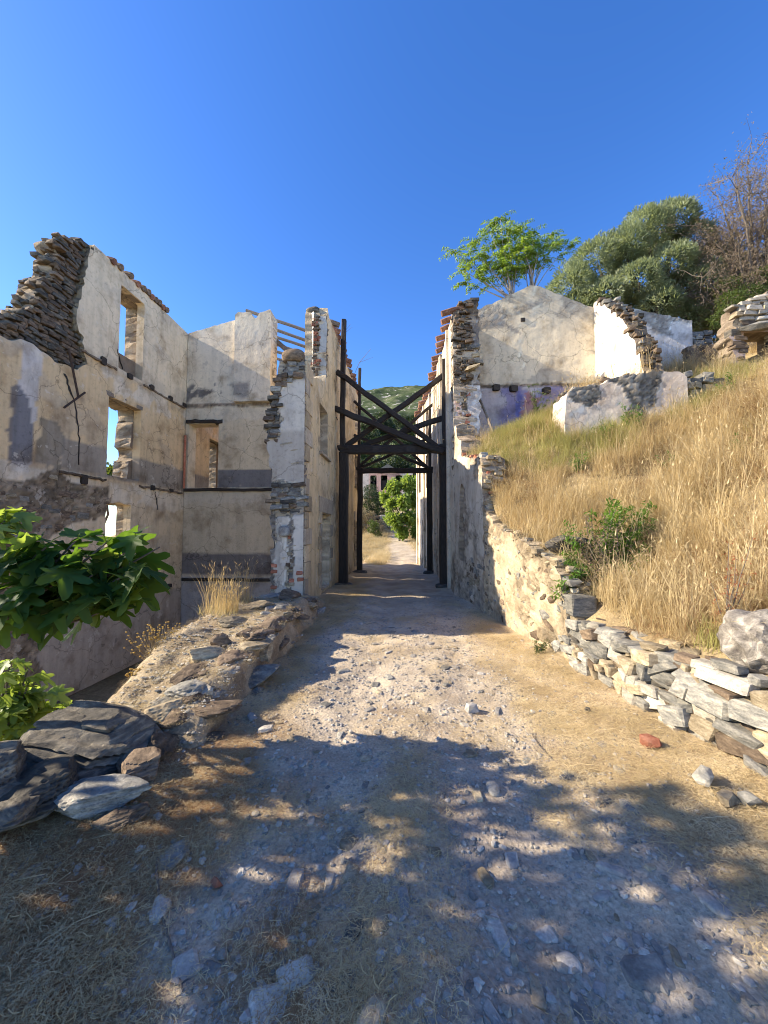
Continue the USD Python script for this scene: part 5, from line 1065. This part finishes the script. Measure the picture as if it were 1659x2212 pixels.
# ------------------------------------------------------------------ bank and boulders at the left verge
def bh(Y): return lerp(Y, [(1.2, -.3), (2.3, -.3), (2.75, .0), (3.0, .16), (3.6, .29), (4.3, .37), (5.5, .47), (6.8, .42), (8.0, .22), (8.6, .2)])
def bl(Y): return lerp(Y, [(1.2, -2.7), (2.2, -2.5), (2.9, -2.5), (3.6, -2.62), (4.5, -2.95), (5.5, -3.0), (8.6, -2.9)])
BK = thing('stony_bank', 'low stony bank edging the track on the left, its flat top sunlit and littered', 'bank', (-2.4, 5, -1.75))
ty = np.arange(2.35, 8.5, .05); tx = np.linspace(0, 1, 34); V = []
for Y in ty:
    l, r_, h = bl(Y), lerp(Y, [(2.3, -1.5), (3.1, -1.78), (3.8, -1.75), (6, -1.9), (8.5, -2.05)]), bh(Y)
    xs = np.concatenate([[l - .1, l - .02], np.linspace(l, r_ + .28, 32)]); t = np.linspace(0, 1, 32)
    zs = np.concatenate([[-1.9, -.6], h * sstep(1 - t, -.02, .15) * (.75 + .25 * sstep(t, 0, .2)) - .06 * sstep(t, .85, 1)])
    V.append(np.c_[xs, np.full(34, Y), zs])
V = np.array(V); n_ = fbm(V.reshape(-1, 3) * 2.2, 4, 91) - .5; V = V.reshape(-1, 3) + np.c_[n_ * .26, n_ * .05, n_ * .20]; V[:, 2] += .04 * (noise(V * 12, 92) - .5)
i, j = np.meshgrid(np.arange(len(ty) - 1), np.arange(33), indexing='ij'); a = i * 34 + j; q = np.stack([a, a + 1, a + 35, a + 34], -1).reshape(-1, 4)
BKM = put('earth', (V, np.vstack([q[:, [0, 1, 2]], q[:, [0, 2, 3]]])), E_BANK, BK, True, paint=np.ones((len(V), 3)))
tree_k = cKDTree(V[:, :2])
def bank_z(x, Y): return float(V[tree_k.query([x, Y])[1], 2])
for (px, py, Y, s, mt, tl, rt, ly) in [(505, 1425, 5.0, (.42, .26, .16), S_OCHRE, -.3, .6, .3), (560, 1378, 5.9, (.55, .4, .26), S_OCHRE, .1, .3, .3), (600, 1388, 5.8, (.22, .18, .12), S_GREY, 0, 1, .2), (450, 1490, 3.95, (.5, .22, .22), S_OCHRE, -.35, .9, .35), (405, 1545, 3.3, (.36, .26, .16), S_GREY, .15, .2, .3), (440, 1545, 3.3, (.16, .14, .1), S_PALE, 0, 0, .1),
                                       (585, 1300, 7.2, (.5, .4, .18), S_GREY, 0, .4, .3), (620, 1298, 7.4, (.5, .3, .2), S_GREY, 0, .2, .3), (540, 1330, 6.6, (.4, .3, .14), S_BROWN, 0, .8, .3), (345, 1590, 2.75, (.2, .3, .35), S_BROWN, .3, .2, .3), (480, 1470, 4.2, (.2, .12, .3), S_BROWN, .5, .7, .3), (628, 1340, 6.8, (.3, .3, .3), S_BROWN, 0, .5, .3)]:
    q = aty(px, py, Y); put('stone', fractured((q[0], q[1], max(bank_z(q[0], q[1]), 0) + s[2] * .05), s, int(px), rt, tl * .6), mt, BK)
Rb = rng_of(555)
for k in range(92):
    Y = Rb.uniform(2.9, 8.0); edge = lerp(Y, [(2.3, -1.5), (3.1, -1.78), (3.8, -1.75), (6, -1.9), (8.5, -2.05)]); x = edge + Rb.uniform(-.12, .24) if k > 40 else edge + Rb.uniform(-.3, .12); s = Rb.uniform(.1, .3)
    put('stone', fractured((x, Y, max(bank_z(x, Y), 0) - .03), (s * 1.6, s, s * Rb.uniform(.35, .7)), 400 + k, Rb.normal(1.3, .5), Rb.normal(0, .25)), [S_OCHRE, S_BROWN, S_GREY, S_BROWN][k % 4], BK)
put('boulder', fractured(aty(235, 1604, 2.70), (1.0, .62, .56), 38, .30, -.34, 5, 34, .10), S_DARK, label='big dark layered boulder at the left verge below the fig leaves', cat='boulder')
WS = thing('wall_stub', 'low remnant of mortared stone wall below the dark boulder at the left edge', 'wall', (-2.2, 2.2, 0))
for (px, py, Y, s, mt, rt) in [(225, 1715, 2.22, (.46, .26, .20), S_GREY, .1), (60, 1720, 2.15, (.6, .4, .24), S_DARK, .1), (130, 1690, 2.4, (.5, .4, .2), S_DARK, .3), (255, 1770, 2.1, (.24, .16, .10), S_BROWN, .2), (-60, 1700, 2.1, (.6, .4, .3), S_DARK, .2), (300, 1655, 2.5, (.25, .35, .22), S_BROWN, .8), (10, 1760, 1.95, (.3, .25, .12), S_DARK, .2)]:
    q = aty(px, py, Y); put('stone', fractured((q[0], q[1], max(q[2], s[2] * .25)), s, int(abs(px) + 5), rt, .06, 4), mt, WS)

# ------------------------------------------------------------------ dry grasses
def blades(n, h, spread, seed, w=.004, lean=.5, heads=0.0, curve=.5):
    R_ = rng_of(seed, 19); V, F = [], []
    for k in range(n):
        a, r = R_.uniform(0, 2 * np.pi), spread * math.sqrt(R_.random()); b = np.array([math.cos(a) * r, math.sin(a) * r, -.02])
        d = R_.uniform(0, 2 * np.pi); L_ = h * R_.uniform(.45, 1.15); ln = lean * R_.uniform(.1, 1.2); dr = np.array([math.cos(d), math.sin(d), 0]); sd = np.array([-math.sin(d), math.cos(d), 0])
        ts = (0, .4, .75, 1.0); P = [b + Z * L_ * (t - curve * ln * .45 * t * t) + dr * L_ * ln * t ** 1.7 for t in ts]; ww = (w, w * .85, w * .5, .0004)
        o = len(V); tw_ = R_.uniform(-.8, .8)
        for p, q in zip(P, ww): V += [p - (sd + Z * 0 + dr * tw_) * q / 2, p + (sd + dr * tw_) * q / 2]
        for i in range(3): F += [[o + 2 * i, o + 2 * i + 1, o + 2 * i + 3], [o + 2 * i, o + 2 * i + 3, o + 2 * i + 2]]
        if R_.random() < heads:
            o = len(V); tp = P[-1]; dd = nz(P[-1] - P[-2] - Z * .03); hl = R_.uniform(.05, .09); hw = w * 1.3
            V += [tp - dd * hl * .3, tp + sd * hw, tp + dd * hl - Z * hl * .3, tp - sd * hw, tp + dr * hw]; F += [[o, o + 1, o + 2], [o, o + 2, o + 3], [o, o + 4, o + 2]]
    return np.array(V), np.array(F)
def scatter(name, lab, cat, protos, P, yaw, scale, idx, tiltv=None, seed=1):
    pth = path_for(name); pi = UsdGeom.PointInstancer.Define(stage, pth); tag(pi, lab, cat, kind='stuff')
    rel = pi.CreatePrototypesRel()
    for k, (v, f, m) in enumerate(protos):
        pp = put('clump', (v, f), m, pth); rel.AddTarget(pp)
    n = len(P); pi.CreatePositionsAttr(Vt.Vec3fArray.FromNumpy(np.asarray(P, np.float32))); pi.CreateProtoIndicesAttr(Vt.IntArray.FromNumpy(np.asarray(idx, np.int32)))
    R_ = rng_of(seed, 23); tx = R_.normal(0, .12, n) if tiltv is None else tiltv[0]; tyv = R_.normal(0, .12, n) if tiltv is None else tiltv[1]
    cy, sy = np.cos(yaw / 2), np.sin(yaw / 2); cx, sx = np.cos(tx / 2), np.sin(tx / 2); cz, sz_ = np.cos(tyv / 2), np.sin(tyv / 2)
    w = cz * cx * cy; x = cz * sx * cy; y = sz_ * cx * cy; z_ = cz * cx * sy  # small tilts
    q = np.stack([w, x, y, z_], 1); q /= np.linalg.norm(q, axis=1, keepdims=True)
    pi.CreateOrientationsAttr(Vt.QuathArray([Gf.Quath(float(a), float(b), float(c), float(d)) for a, b, c, d in q]))
    pi.CreateScalesAttr(Vt.Vec3fArray.FromNumpy(np.repeat(np.asarray(scale, np.float32)[:, None], 3, 1)))
# grass over the slope
pr = [(*blades(55, .50, .17, 1, .005, .9, .3), G_GOLD), (*blades(50, .40, .18, 2, .0045, 1.5, .2, 1.0), G_PALE), (*blades(26, .85, .12, 3, .0055, .8, .6, .8), G_PALE), (*blades(60, .42, .16, 4, .0055, .7), G_OLIVE), (*blades(90, .24, .24, 5, .005, 2.2, 0, 1.1), G_BROWN), (*blades(60, .36, .18, 6, .0045, 1.1, .1, .9), G_BROWN), (*blades(70, .22, .22, 7, .0045, 2.4, 0, 1.1), G_STRAW)]
n = 17000; gx = R.uniform(1.5, 12, n); gy = R.uniform(2.3, 13.5, n)
pch = fbm(np.c_[gx * .7, gy * .7, 0 * gx], 3, 81); pt = fbm(np.c_[gx * 1.5, gy * 1.5, 0 * gx + 4], 4, 82)
den = np.where(gx < 7.5, 1, .5) * np.where(gy > 10.6, .35, 1) * (1 - .8 * sstep(pt, .55, .64))
ok = (gx > xr(gy) + .18 + .5 * (gy > 10.2) + .22 * (gy < 5.1)) & (R.random(n) < den) & ~((gx > 3.4) & (gx < 5.95) & (gy > 8.2) & (gy < 9.05)) & ~((np.abs(gy - 11.2) < .35) & (gx < 8.3)) & ~((np.abs(gx - 5.6) < .35) & (gy > 8.8)) & ~((gx > 8) & (gx < 9.2) & (gy > 9.4) & (gy < 11))
gx, gy, pch, pt = gx[ok], gy[ok], pch[ok], pt[ok]; n = len(gx)
green = sstep(pch + .3 * sstep(gy, 6.8, 8.5) * sstep(5 - gx, 0, 1.5), .56, .72)
dull = sstep(.50 - fbm(np.c_[gx * 1.1, gy * 1.1, 0 * gx + 9], 4, 83), -.03, .06); u_ = R.random(n)
idx = np.where(R.random(n) < green * .7, 3, np.where(u_ < .22, 6, np.where(u_ < .22 + .42 * dull, R.choice([4, 5], n), np.where(R.random(n) < .3 * (gy < 5.6), 2, R.choice(3, n, p=[.46, .40, .14])))))
sc = R.uniform(.55, 1.15, n) * (.72 + .5 * fbm(np.c_[gx * .9, gy * .9, 0 * gx], 3, 84)) * np.where(gy < 3.6, .7, 1)
scatter('dry_grass', 'dry golden grass covering the bank right of the track', 'grass', pr, np.c_[gx, gy, sz(gx, gy)], R.uniform(0, 2 * np.pi, n), sc, idx, seed=3)
n = 3400; gy2 = R.uniform(19, 42, n); gx2 = R.uniform(-7, 5, n); gz2 = np.where(gy2 < 26.6, rz(np.clip(gx2, -2.8, 2.9), gy2), land(gx2, gy2)); ok = (np.abs(gx2 + .3 + .05 * (gy2 - 27)) > 1.1 - .05 * np.maximum(gy2 - 27, 0)) & ((gy2 > 26.8) | ((gx2 > -2.0) & (gx2 < xr(gy2) - .1)))
scatter('roadside_grass', 'short dry yellow grass where the track bends beyond the ruins', 'grass', [pr[6], pr[1]], np.c_[gx2, gy2, gz2][ok], R.uniform(0, 6.28, ok.sum()), R.uniform(1.0, 2.0, ok.sum()), R.integers(0, 2, ok.sum()), seed=13)
# straw on the verges and between the ruts
def straw(n, rad, seed, lo=.02, hi=.10):
    R_ = rng_of(seed, 29); V, F = [], []
    for k in range(n):
        a, r = R_.uniform(0, 2 * np.pi), rad * math.sqrt(R_.random()); c = np.array([math.cos(a) * r, math.sin(a) * r, R_.uniform(.0, .022)]); d = R_.uniform(0, 2 * np.pi); L_ = lo + (hi - lo) * R_.random() ** 2.2; e = R_.normal(0, .22)
        dr = np.array([math.cos(d), math.sin(d), e]); sd = np.array([-math.sin(d), math.cos(d), R_.normal(0, .3)]); w = R_.uniform(.0004, .0009); bend = R_.normal(0, .10) * L_ * sd
        o = len(V)
        for t, b_ in ((-.5, 0), (0, 1), (.5, 0)): p = c + dr * L_ * t + bend * b_; V += [p - sd * w, p + sd * w]
        F += [[o, o + 1, o + 3], [o, o + 3, o + 2], [o + 2, o + 3, o + 5], [o + 2, o + 5, o + 4]]
    return np.array(V), np.array(F)
ps = [(*straw(210, .17, 1, .006, .045), G_STRAW), (*straw(210, .17, 2, .006, .055), G_STRAW), (*straw(22, .2, 3, .05, .22), G_STRAW), (*blades(14, .06, .12, 6, .0018, 1.0), G_GOLD), (*straw(200, .15, 4, .004, .02), G_BROWN)]
n = 14000; u = R.random(n); gy = 1.15 + 12 * u ** 1.7; gx = R.uniform(-2.3, 2.4, n)
vv = verge(gx, gy); ok = (gx < xr(gy) - .04) & (R.random(n) < vv ** 1.3 * .95) & ((gx > lerp(gy, [(2.4, -2.2), (2.6, -1.5), (6, -1.9), (20, -2.05)]))); gx, gy = gx[ok], gy[ok]; n = len(gx)
scatter('straw_litter', 'dry straw litter along both verges and between the ruts of the track', 'straw', ps, np.c_[gx, gy, rz(gx, gy) + .001], R.uniform(0, 6.28, n), R.uniform(.7, 1.25, n) , np.where((gx < -.2) & (gy < 3.4) & (R.random(n) < .55), 4, R.choice(5, n, p=[.29, .29, .10, .08, .24])), (np.zeros(n), np.zeros(n)), 5)
# litter on top of the bank
n = 2600; gy = R.uniform(2.7, 8.2, n); gx = bl(gy) + .1 + R.random(n) * (-1.58 - bl(gy) - .1)
gzb = V[tree_k.query(np.c_[gx, gy])[1], 2]; gzb = np.maximum(gzb, -.05)
sel = (R.random(n) < .45 + .5 * sstep(gy, 4.6, 5.6))
gv_ = rng_of(777); gs = gv_.integers(0, n, 9000); jx = gv_.normal(0, .03, 9000); Pq = np.c_[gx[gs] + jx, gy[gs], gzb[gs] + .004]; Sq = (.008 + .03 * gv_.random((9000, 1)) ** 4) * gv_.uniform(.7, 1.4, (9000, 3)) * [1.3, 1, .5]
put('gravel', stone_batch(Pq[:5500], Sq[:5500], 778), S_PALE, BK, kind='stuff'); put('gravel', stone_batch(Pq[5500:], Sq[5500:], 779), S_GREY, BK, kind='stuff')
scatter('bank_litter', 'short dry stalks and straw lying on the stony bank', 'straw', ps, np.c_[gx, gy, gzb][sel], R.uniform(0, 6.28, sel.sum()), R.uniform(.5, 1, sel.sum()), R.choice(5, sel.sum(), p=[.25, .25, .05, .15, .3]), seed=6)
# single tufts and plants
for (px, Y, h, lab, nb) in [(365, 5.2, .62, 'arching dry grass tuft with drooping seed heads, leftmost on the stony bank', 26), (420, 5.6, .6, 'tall wispy dry grass tuft on the bank, right of the arching one', 26), (465, 5.8, .62, 'upright straw coloured grass tuft in the middle of the bank', 22), (520, 6.2, .6, 'stiff upright dry grass tuft, rightmost on the bank', 20), (490, 5.5, .35, 'short dense straw tuft before the upright grasses on the bank', 40)]:
    q = aty(px, 1300, Y); t = thing('grass_tuft', lab, 'grass tuft', (q[0], Y, bank_z(q[0], Y)))
    v, f = blades(nb * 4, h * 1.12, .17, int(px), .005, .75 if px < 440 else .3, .7); put('blade', (v + [q[0], Y, bank_z(q[0], Y) + .02], f), G_GOLD, t, kind='stuff')
    v, f = blades(150, .2, .26, int(px) + 1, .005, .9); put('thatch', (v + [q[0], Y, bank_z(q[0], Y)], f), G_STRAW, t, kind='stuff')
for (px, py, Y, lab) in [(340, 1408, 4.35, 'dried yellow everlasting with button flower heads at the left rim of the bank'), (300, 1470, 3.75, 'small sprig of dried yellow everlasting below the larger one')]:
    sc_ = 1.5 if py < 1450 else .6; q = aty(px, py, Y); b0 = np.array([q[0], Y, q[2] - .12 * sc_]); t = thing('everlasting_plant', lab, 'plant', b0); ss, ff = [], []
    for k in range(int(95 * sc_)):
        a = R.uniform(0, 6.28); r = R.uniform(0, .22) * sc_; e = b0 + np.array([math.cos(a) * r, math.sin(a) * r, R.uniform(.14, .32) * sc_]); ss.append(tube([b0 + R.normal(0, .05 * sc_, 3) * [1, 1, 0], (b0 + e) / 2 + R.normal(0, .015, 3), e], [.003, .0025, .002], 3, False)); m = trimesh.creation.icosahedron(); ff.append((np.array(m.vertices) * [.013, .013, .008] * R.uniform(.7, 1.2) + e, np.array(m.faces)))
    put('stem', merge(ss), L_DRYSHRUB, t); put('flower_head', merge(ff), G_YEL, t, kind='stuff')
# sticky fleabane on the retaining wall, green with browned tops
sb_ = np.array([2.55, 5.15, 1.0]); t = thing('fleabane_shrub', 'bushy weed, half green and half browned, hanging over the retaining wall beside the dark boulder', 'shrub', sb_)
st, lg, lb = [], [], []
for k in range(150):
    px, py = R.uniform(1215, 1425), R.uniform(1090, 1300)
    if k < 34: px, py = R.uniform(1200, 1290), R.uniform(1210, 1290)
    e = aty(px, py, R.uniform(4.95, 5.6)); m, p = limb(sb_ + R.normal(0, .08, 3), e, .008, .003, 1500 + k, 7, .08, .04); st.append(m)
    brown = (1250 < px < 1340 and 1110 < py < 1290 and R.random() < .75)
    for q in range(2, 7):
        for j in range(16): (lb if brown else lg).append(p[q] + R.normal(0, .035, 3))
put('stem', merge(st), W_BARK, t, True); put('foliage', leaf_cloud(np.array(lg), .075, 1600, .28, droop=-.5), L_SHRUB, t); put('withered_foliage', leaf_cloud(np.array(lb), .038, 1601, .45), L_DRYSHRUB, t, label='browned seed heads')
def weed(lab, px, py, Y, n, h, mat, seed, z0=None, spread=.12, ls=.06):
    q = aty(px, py, Y); b0 = np.array([q[0], Y, float(sz(np.array([q[0]]), np.array([Y]))[0]) if z0 is None else z0]); t = thing('weed', lab, 'weed', b0); st, lf = [], []
    for k in range(n):
        e = b0 + np.array([R.normal(0, spread), R.normal(0, spread), h * R.uniform(.5, 1.1)]); m, p = limb(b0, e, .006, .002, seed + k, 6, .05); st.append(m)
        for q_ in range(1, 6):
            for j in range(7): lf.append(p[q_] + R.normal(0, .022, 3))
    put('stem', merge(st), W_BARK, t, True); put('foliage', leaf_cloud(np.array(lf), ls, seed, .25, droop=-.6), mat, t)
weed('bright green leafy weed before the ruined plaster wall on the slope', 1368, 940, 8.0, 14, .5, L_SHRUB, 1700)
weed('low green weed left of the brighter one, under the ruined plaster wall', 1300, 960, 8.0, 12, .32, L_SHRUB, 1720)
weed('small green weed in the dry grass right of the ruined plaster wall', 1575, 905, 8.0, 8, .4, L_SHRUB, 1740)
for px, py, Y, lab in ((1450, 1010, 6.8, 'green weed clump in the open middle of the slope'), (1600, 1010, 6.2, 'green weed clump near the right edge of the slope'), (1250, 1010, 7.4, 'yellow green weed clump on the slope left of the ruined plaster wall')): weed(lab, px, py, Y, 10, .34, L_SHRUB, px)
weed('grey green bush before the purple stained wall inside the right ruin', 1165, 900, 10.0, 16, .95, L_MID, 1760, None, .22, .07)
weed('reddish dry dock stalks in the grass beside the conglomerate rock', 1570, 1400, 3.5, 7, .75, G_RUST, 1780, None, .1, .03)
weed('small green sprig at the foot of the retaining wall', 1160, 1400, 5.25, 8, .16, L_MID, 1790, .0, .08, .04)
for (px, Y, h, lab, x0) in [(1395, 8.4, .9, 'tall dry reed grass before the sunlit partition of the right ruin', 0), (1260, 8.5, .4, 'dry grass hanging over the left end of the ruined plaster wall', 1), (1350, 8.5, .35, 'dry grass along the top of the ruined plaster wall', 1), (1440, 8.55, .3, 'dry grass at the right end of the ruined plaster wall top', 1)]:
    q = aty(px, 820, Y); z0 = float(lerp(q[0], [(3.4, 4.6), (4.1, 4.74), (4.6, 4.94), (5.9, 4.95)])) if x0 else 4.9
    t = thing('grass_tuft', lab, 'grass tuft', (q[0], Y, z0)); v, f = blades(60 if x0 else 30, h, .35 if x0 else .12, int(px) + 3, .006, .8 if x0 else .35, .4); put('blade', (v * ([1.2, .7, 1] if x0 else [1, 1, 1]) + [q[0], Y, z0], f), G_GOLD, t, kind='stuff')
for (a, b, lab, r_) in [((340, 1850), (395, 2130), 'thin bent brown stick lying in the shaded straw left of the track', .006), ((1150, 1575), (1205, 1640), 'thin dry stem lying on the sunlit right half of the track', .004)]:
    p, q = atz(*a), atz(*b); m = (p + q) / 2 + np.array([-.03, 0, 0]); pts = np.array([p, p * .7 + m * .3 + [-.01, 0, 0], m, m * .4 + q * .6, q]); pts[:, 2] = rz(pts[:, 0], pts[:, 1]) + .012
    put('fallen_stick', tube(pts, [r_, r_, r_ * .9, r_ * .8, r_ * .5], 6), W_BARK, label=lab, cat='stick')

# ------------------------------------------------------------------ beyond the track
def zl(x, Y): return float(land(np.array(float(x)), np.array(float(Y))))
q = aty(862, 1100, 33); tree('leafy_tree', 'sunlit light green broadleaf tree at the bend of the track, seen between the timber posts', 'tree', (q[0], 33, zl(q[0], 33)), [aty(*p) for p in ((850, 1055, 33), (880, 1045, 33), (895, 1080, 33.5), (845, 1090, 32.6), (870, 1085, 32.3), (830, 1075, 33.2), (855, 1125, 32.3), (885, 1120, 32.5), (900, 1150, 33), (840, 1118, 32.6), (870, 1150, 32.6), (905, 1040, 34))], [.75, .7, .8, .6, .75, .5, .75, .7, .6, .5, .6, .6], 6000, .30, L_LIME, W_BARK, 1800, .12, .6, squash=1.1, shell=.3)
for k, (px, py, Y, r_, mt, lab, lf) in enumerate([(800, 1060, 42, 1.3, L_DARK, 'dark evergreen bush below the far pinkish building', 9000), (822, 1078, 41, .9, L_DARK, 'small dark bush left of the sunlit broadleaf tree', 5000), (782, 1085, 41, .9, L_MID, 'olive green bush by the far end of the left ruin', 2200), (797, 1112, 37, 1.0, L_DRYSHRUB, 'rounded grey dry bush before the far stone wall', 3500), (775, 1105, 38, .8, L_DRYSHRUB, 'grey dry bush half hidden by the left timber post', 2000), (812, 1132, 35, .6, L_MID, 'low green bush at the roadside beyond the dry bushes', 1500)]):
    q = aty(px, py, Y); b0 = (q[0], Y, zl(q[0], Y)); Rk = rng_of(1900 + k); top = q[2] + r_ * .5; cl = [np.array([q[0], Y, b0[2] + (top - b0[2]) * h_]) + Rk.normal(0, r_ * .5, 3) * [1, 1, .25] for h_ in (.1, .2, .35, .5, .6, .75, .9)]
    tree('bush', lab, 'bush', b0, cl, [r_ * .7] * 7, lf, .13, mt, W_BARK, 1900 + k, .05, .5)
FW = thing('field_wall', 'pale dry stone field wall beyond the bend of the track', 'wall', (-2.5, 38.5, zl(-2.5, 38.5)))
stones_on(FW, (0, 38.5, 0), (1, 0, 0), (0, -1, 0), sbox(-6, zl(-3, 38.5) - .3, .6, zl(-3, 38.5) + 1.6), DRY, (.55, .3), 1950, proud=.1, depthm=.6)
FB = thing('far_house', 'pinkish ruined building with square openings on the hillside, above the far bushes', 'house', (-5, 62, 7))
xa, xb_ = aty(772, 1030, 62)[0], aty(908, 1030, 62)[0]; zt = aty(840, 1020, 62)[2]
fpoly = sbox(xa - 2, 5, xb_ - 1.2, zt + .3)
for px in (807, 830, 862, 885): x_ = aty(px, 1030, 62)[0]; fpoly = fpoly.difference(sbox(x_ - .55, 8.4, x_ + .5, zt - .5 + .0))
slab('wall', (0, 62, 0), (1, 0, 0), (0, -1, 0), fpoly, .7, M_PALE, FB, g=.25, rough=.02, seed=1960, paint=lambda u, z: (mixc(pal(len(u), (.60, .50, .42)), sstep(noise(np.c_[u * .6, 0 * u, 0 * u], 3), .45, .55), (.55, .34, .27)), 0 * u))
slab('rear_wall', (0, 69, 0), (1, 0, 0), (0, -1, 0), sbox(xa - 2, 5, xb_ - 1.2, zt - .4), .5, M_PALE, FB, g=.5, seed=1961, paint=lambda u, z: (pal(len(u), (.62, .56, .48)), 0 * u))
gx0 = aty(838, 1012, 62)[0]; rf = trimesh.convex.convex_hull(np.array([(gx0 - 1.6, 61.4, zt + .3), (gx0 + 1.5, 61.4, zt + .3), (gx0, 61.4, zt + 1.25), (gx0 - 1.6, 69, zt + .3), (gx0 + 1.5, 69, zt + .3), (gx0, 69, zt + 1.25)])); put('roof', rf, S_GREY, FB)
for k in range(4): put('window', boxmesh((aty((807, 830, 862, 885)[k], 1030, 62)[0] - .02, 62.45, 9.2), (1.0, .06, 1.7)), W_BEAM if k % 2 else M_PALE, FB)
# trees on the hillside: three builds, copied
protos_h = []
for k, (mt, nm) in enumerate(((L_DARK, 'dark'), (L_MID, 'mid'), (L_OLIVE, 'grey'))):
    Rk = rng_of(2000 + k); cl = np.array([[Rk.normal(0, 1.0), Rk.normal(0, 1.0), Rk.uniform(1.4, 4.2 + .6 * (k == 0))] for _ in range(12)]); protos_h.append((cl, mt))
HLAB = ['dense dark evergreen trees on the hillside beyond the track', 'mid green bushy trees on the hillside beyond the track', 'grey green trees scattered on the hillside beyond the track']
first = [None] * 3
def hill_tree(px, py, Y, s, k):
    q = aty(px, py, Y); b0 = np.array([q[0], Y, zl(q[0], Y) - .15])
    if first[k] is None:
        cl, mt = protos_h[k]; first[k] = tree('hillside_tree', HLAB[k], 'tree', b0, cl + b0, [1.15] * 12, 3200, .32, mt, W_BARK, 2010 + k, .22, .6, .9, .55, group=('dark hillside trees', 'green hillside trees', 'grey hillside trees')[k])
        return
    p = path_for('hillside_tree'); x = UsdGeom.Xform.Define(stage, p); pr_ = x.GetPrim(); pr_.GetReferences().AddInternalReference(first[k]); pr_.SetInstanceable(True)
    x.ClearXformOpOrder(); x.AddTranslateOp().Set(Gf.Vec3d(*map(float, b0))); x.AddRotateZOp(opSuffix='r').Set(float(px * 37 % 360)); x.AddScaleOp(opSuffix='s').Set(Gf.Vec3f(s, s, s * (1.0 + .2 * math.sin(px))))
    tag(pr_, HLAB[k], 'tree', ('dark hillside trees', 'green hillside trees', 'grey hillside trees')[k])
Rh = rng_of(2050)
for (px, py, Y, s, k) in [(815, 900, 130, 1.0, 0), (808, 880, 150, 2.0, 0), (790, 905, 145, 1.8, 0), (825, 885, 155, 2.0, 0), (838, 900, 160, 1.2, 0), (800, 925, 120, 1.6, 0), (822, 930, 118, 1.7, 0), (845, 925, 120, 1.2, 1), (868, 880, 190, 1.9, 0), (880, 885, 180, 1.5, 1), (900, 880, 185, 2.0, 0), (915, 895, 180, 1.8, 0), (893, 905, 150, 1.2, 1), (860, 915, 150, 1.1, 2), (880, 935, 110, 1.3, 0), (905, 935, 112, 1.5, 0), (862, 938, 108, 1.4, 0), (845, 945, 105, 1.3, 0), (795, 960, 90, 1.2, 1), (815, 990, 78, 1.1, 1), (790, 985, 80, 1.2, 1), (840, 1000, 76, 1.0, 1), (865, 1005, 74, 1.0, 0), (885, 1000, 76, 1.0, 1), (905, 1000, 74, 1.1, 2), (850, 1015, 70, .8, 1), (895, 1020, 70, .8, 0), (785, 1010, 72, .9, 1), (870, 965, 95, 1.1, 1), (905, 975, 90, 1.0, 2), (780, 900, 150, 1.6, 0), (800, 1000, 68, 1.2, 0), (830, 1005, 68, 1.2, 0), (855, 990, 72, 1.3, 0), (885, 985, 80, 1.4, 0), (910, 990, 78, 1.3, 0), (820, 965, 88, 1.4, 0), (845, 970, 88, 1.3, 1), (785, 940, 105, 1.6, 0)]: hill_tree(px, py, Y, s, k)
for _ in range(44):
    Y = Rh.uniform(75, 330); x = Rh.uniform(-.45, .45) * Y + Rh.choice([-1, 1]) * .14 * Y
    q = np.array([x, Y, zl(x, Y)]); v_ = q - CAM; hill_tree(829.5 + (v_ @ RGT) / (v_ @ FWD) * FPX, 900, Y, Rh.uniform(.9, 1.8), int(Rh.integers(3)))
# reeds on the slope behind the far house
rp_ = [(*blades(70, 3.2, 1.2, 31, .09, .35, 0, .3), L_REED)]; n = 320; gy = R.uniform(82, 100, n); gx = -.02 * gy + R.uniform(-8, 10, n)
scatter('reed_bed', 'pale green reeds on the hillside above the far building', 'reeds', rp_, np.c_[gx, gy, land(gx, gy)], R.uniform(0, 6.28, n), R.uniform(.7, 1.2, n), np.zeros(n, int), seed=8)
sb2 = [(*leaf_cloud(blob_points([[0, 0, .6], [.8, .3, .5], [-.6, .5, .4]], [.9, .7, .7], 260, 41, .8)[0], .42, 42, .7), L_MID), (*leaf_cloud(blob_points([[0, 0, .7], [.6, -.4, .5]], [1.0, .8], 260, 43, .8)[0], .42, 44, .7), L_DARK)]
n = 3800; gy = 66 + 330 * R.random(n) ** 1.5; gx = R.uniform(-.25, .16, n) * gy + R.normal(0, 8, n)
ok = fbm(np.c_[gx * .05, gy * .03, 0 * gx], 3, 45) > .42; gx, gy = gx[ok], gy[ok]; n = len(gx)
scatter('hillside_scrub', 'low green scrub over the hillside and the mountain', 'scrub', sb2, np.c_[gx, gy, land(gx, gy)], R.uniform(0, 6.28, n), R.uniform(.5, 1.3, n) * (1 + gy / 300), R.integers(0, 2, n), seed=9)
# greenery outside the empty windows of the left ruin
tree('outlying_tree', 'green tree top showing at the foot of the middle window of the left ruin', 'tree', (-15, 17, -2), [aty(*p) for p in ((245, 1042, 17), (262, 1036, 17.5), (225, 1045, 17))], [1.0, 1.0, 1.0], 3000, .2, L_MID, W_BARK, 2200, .15, .6)
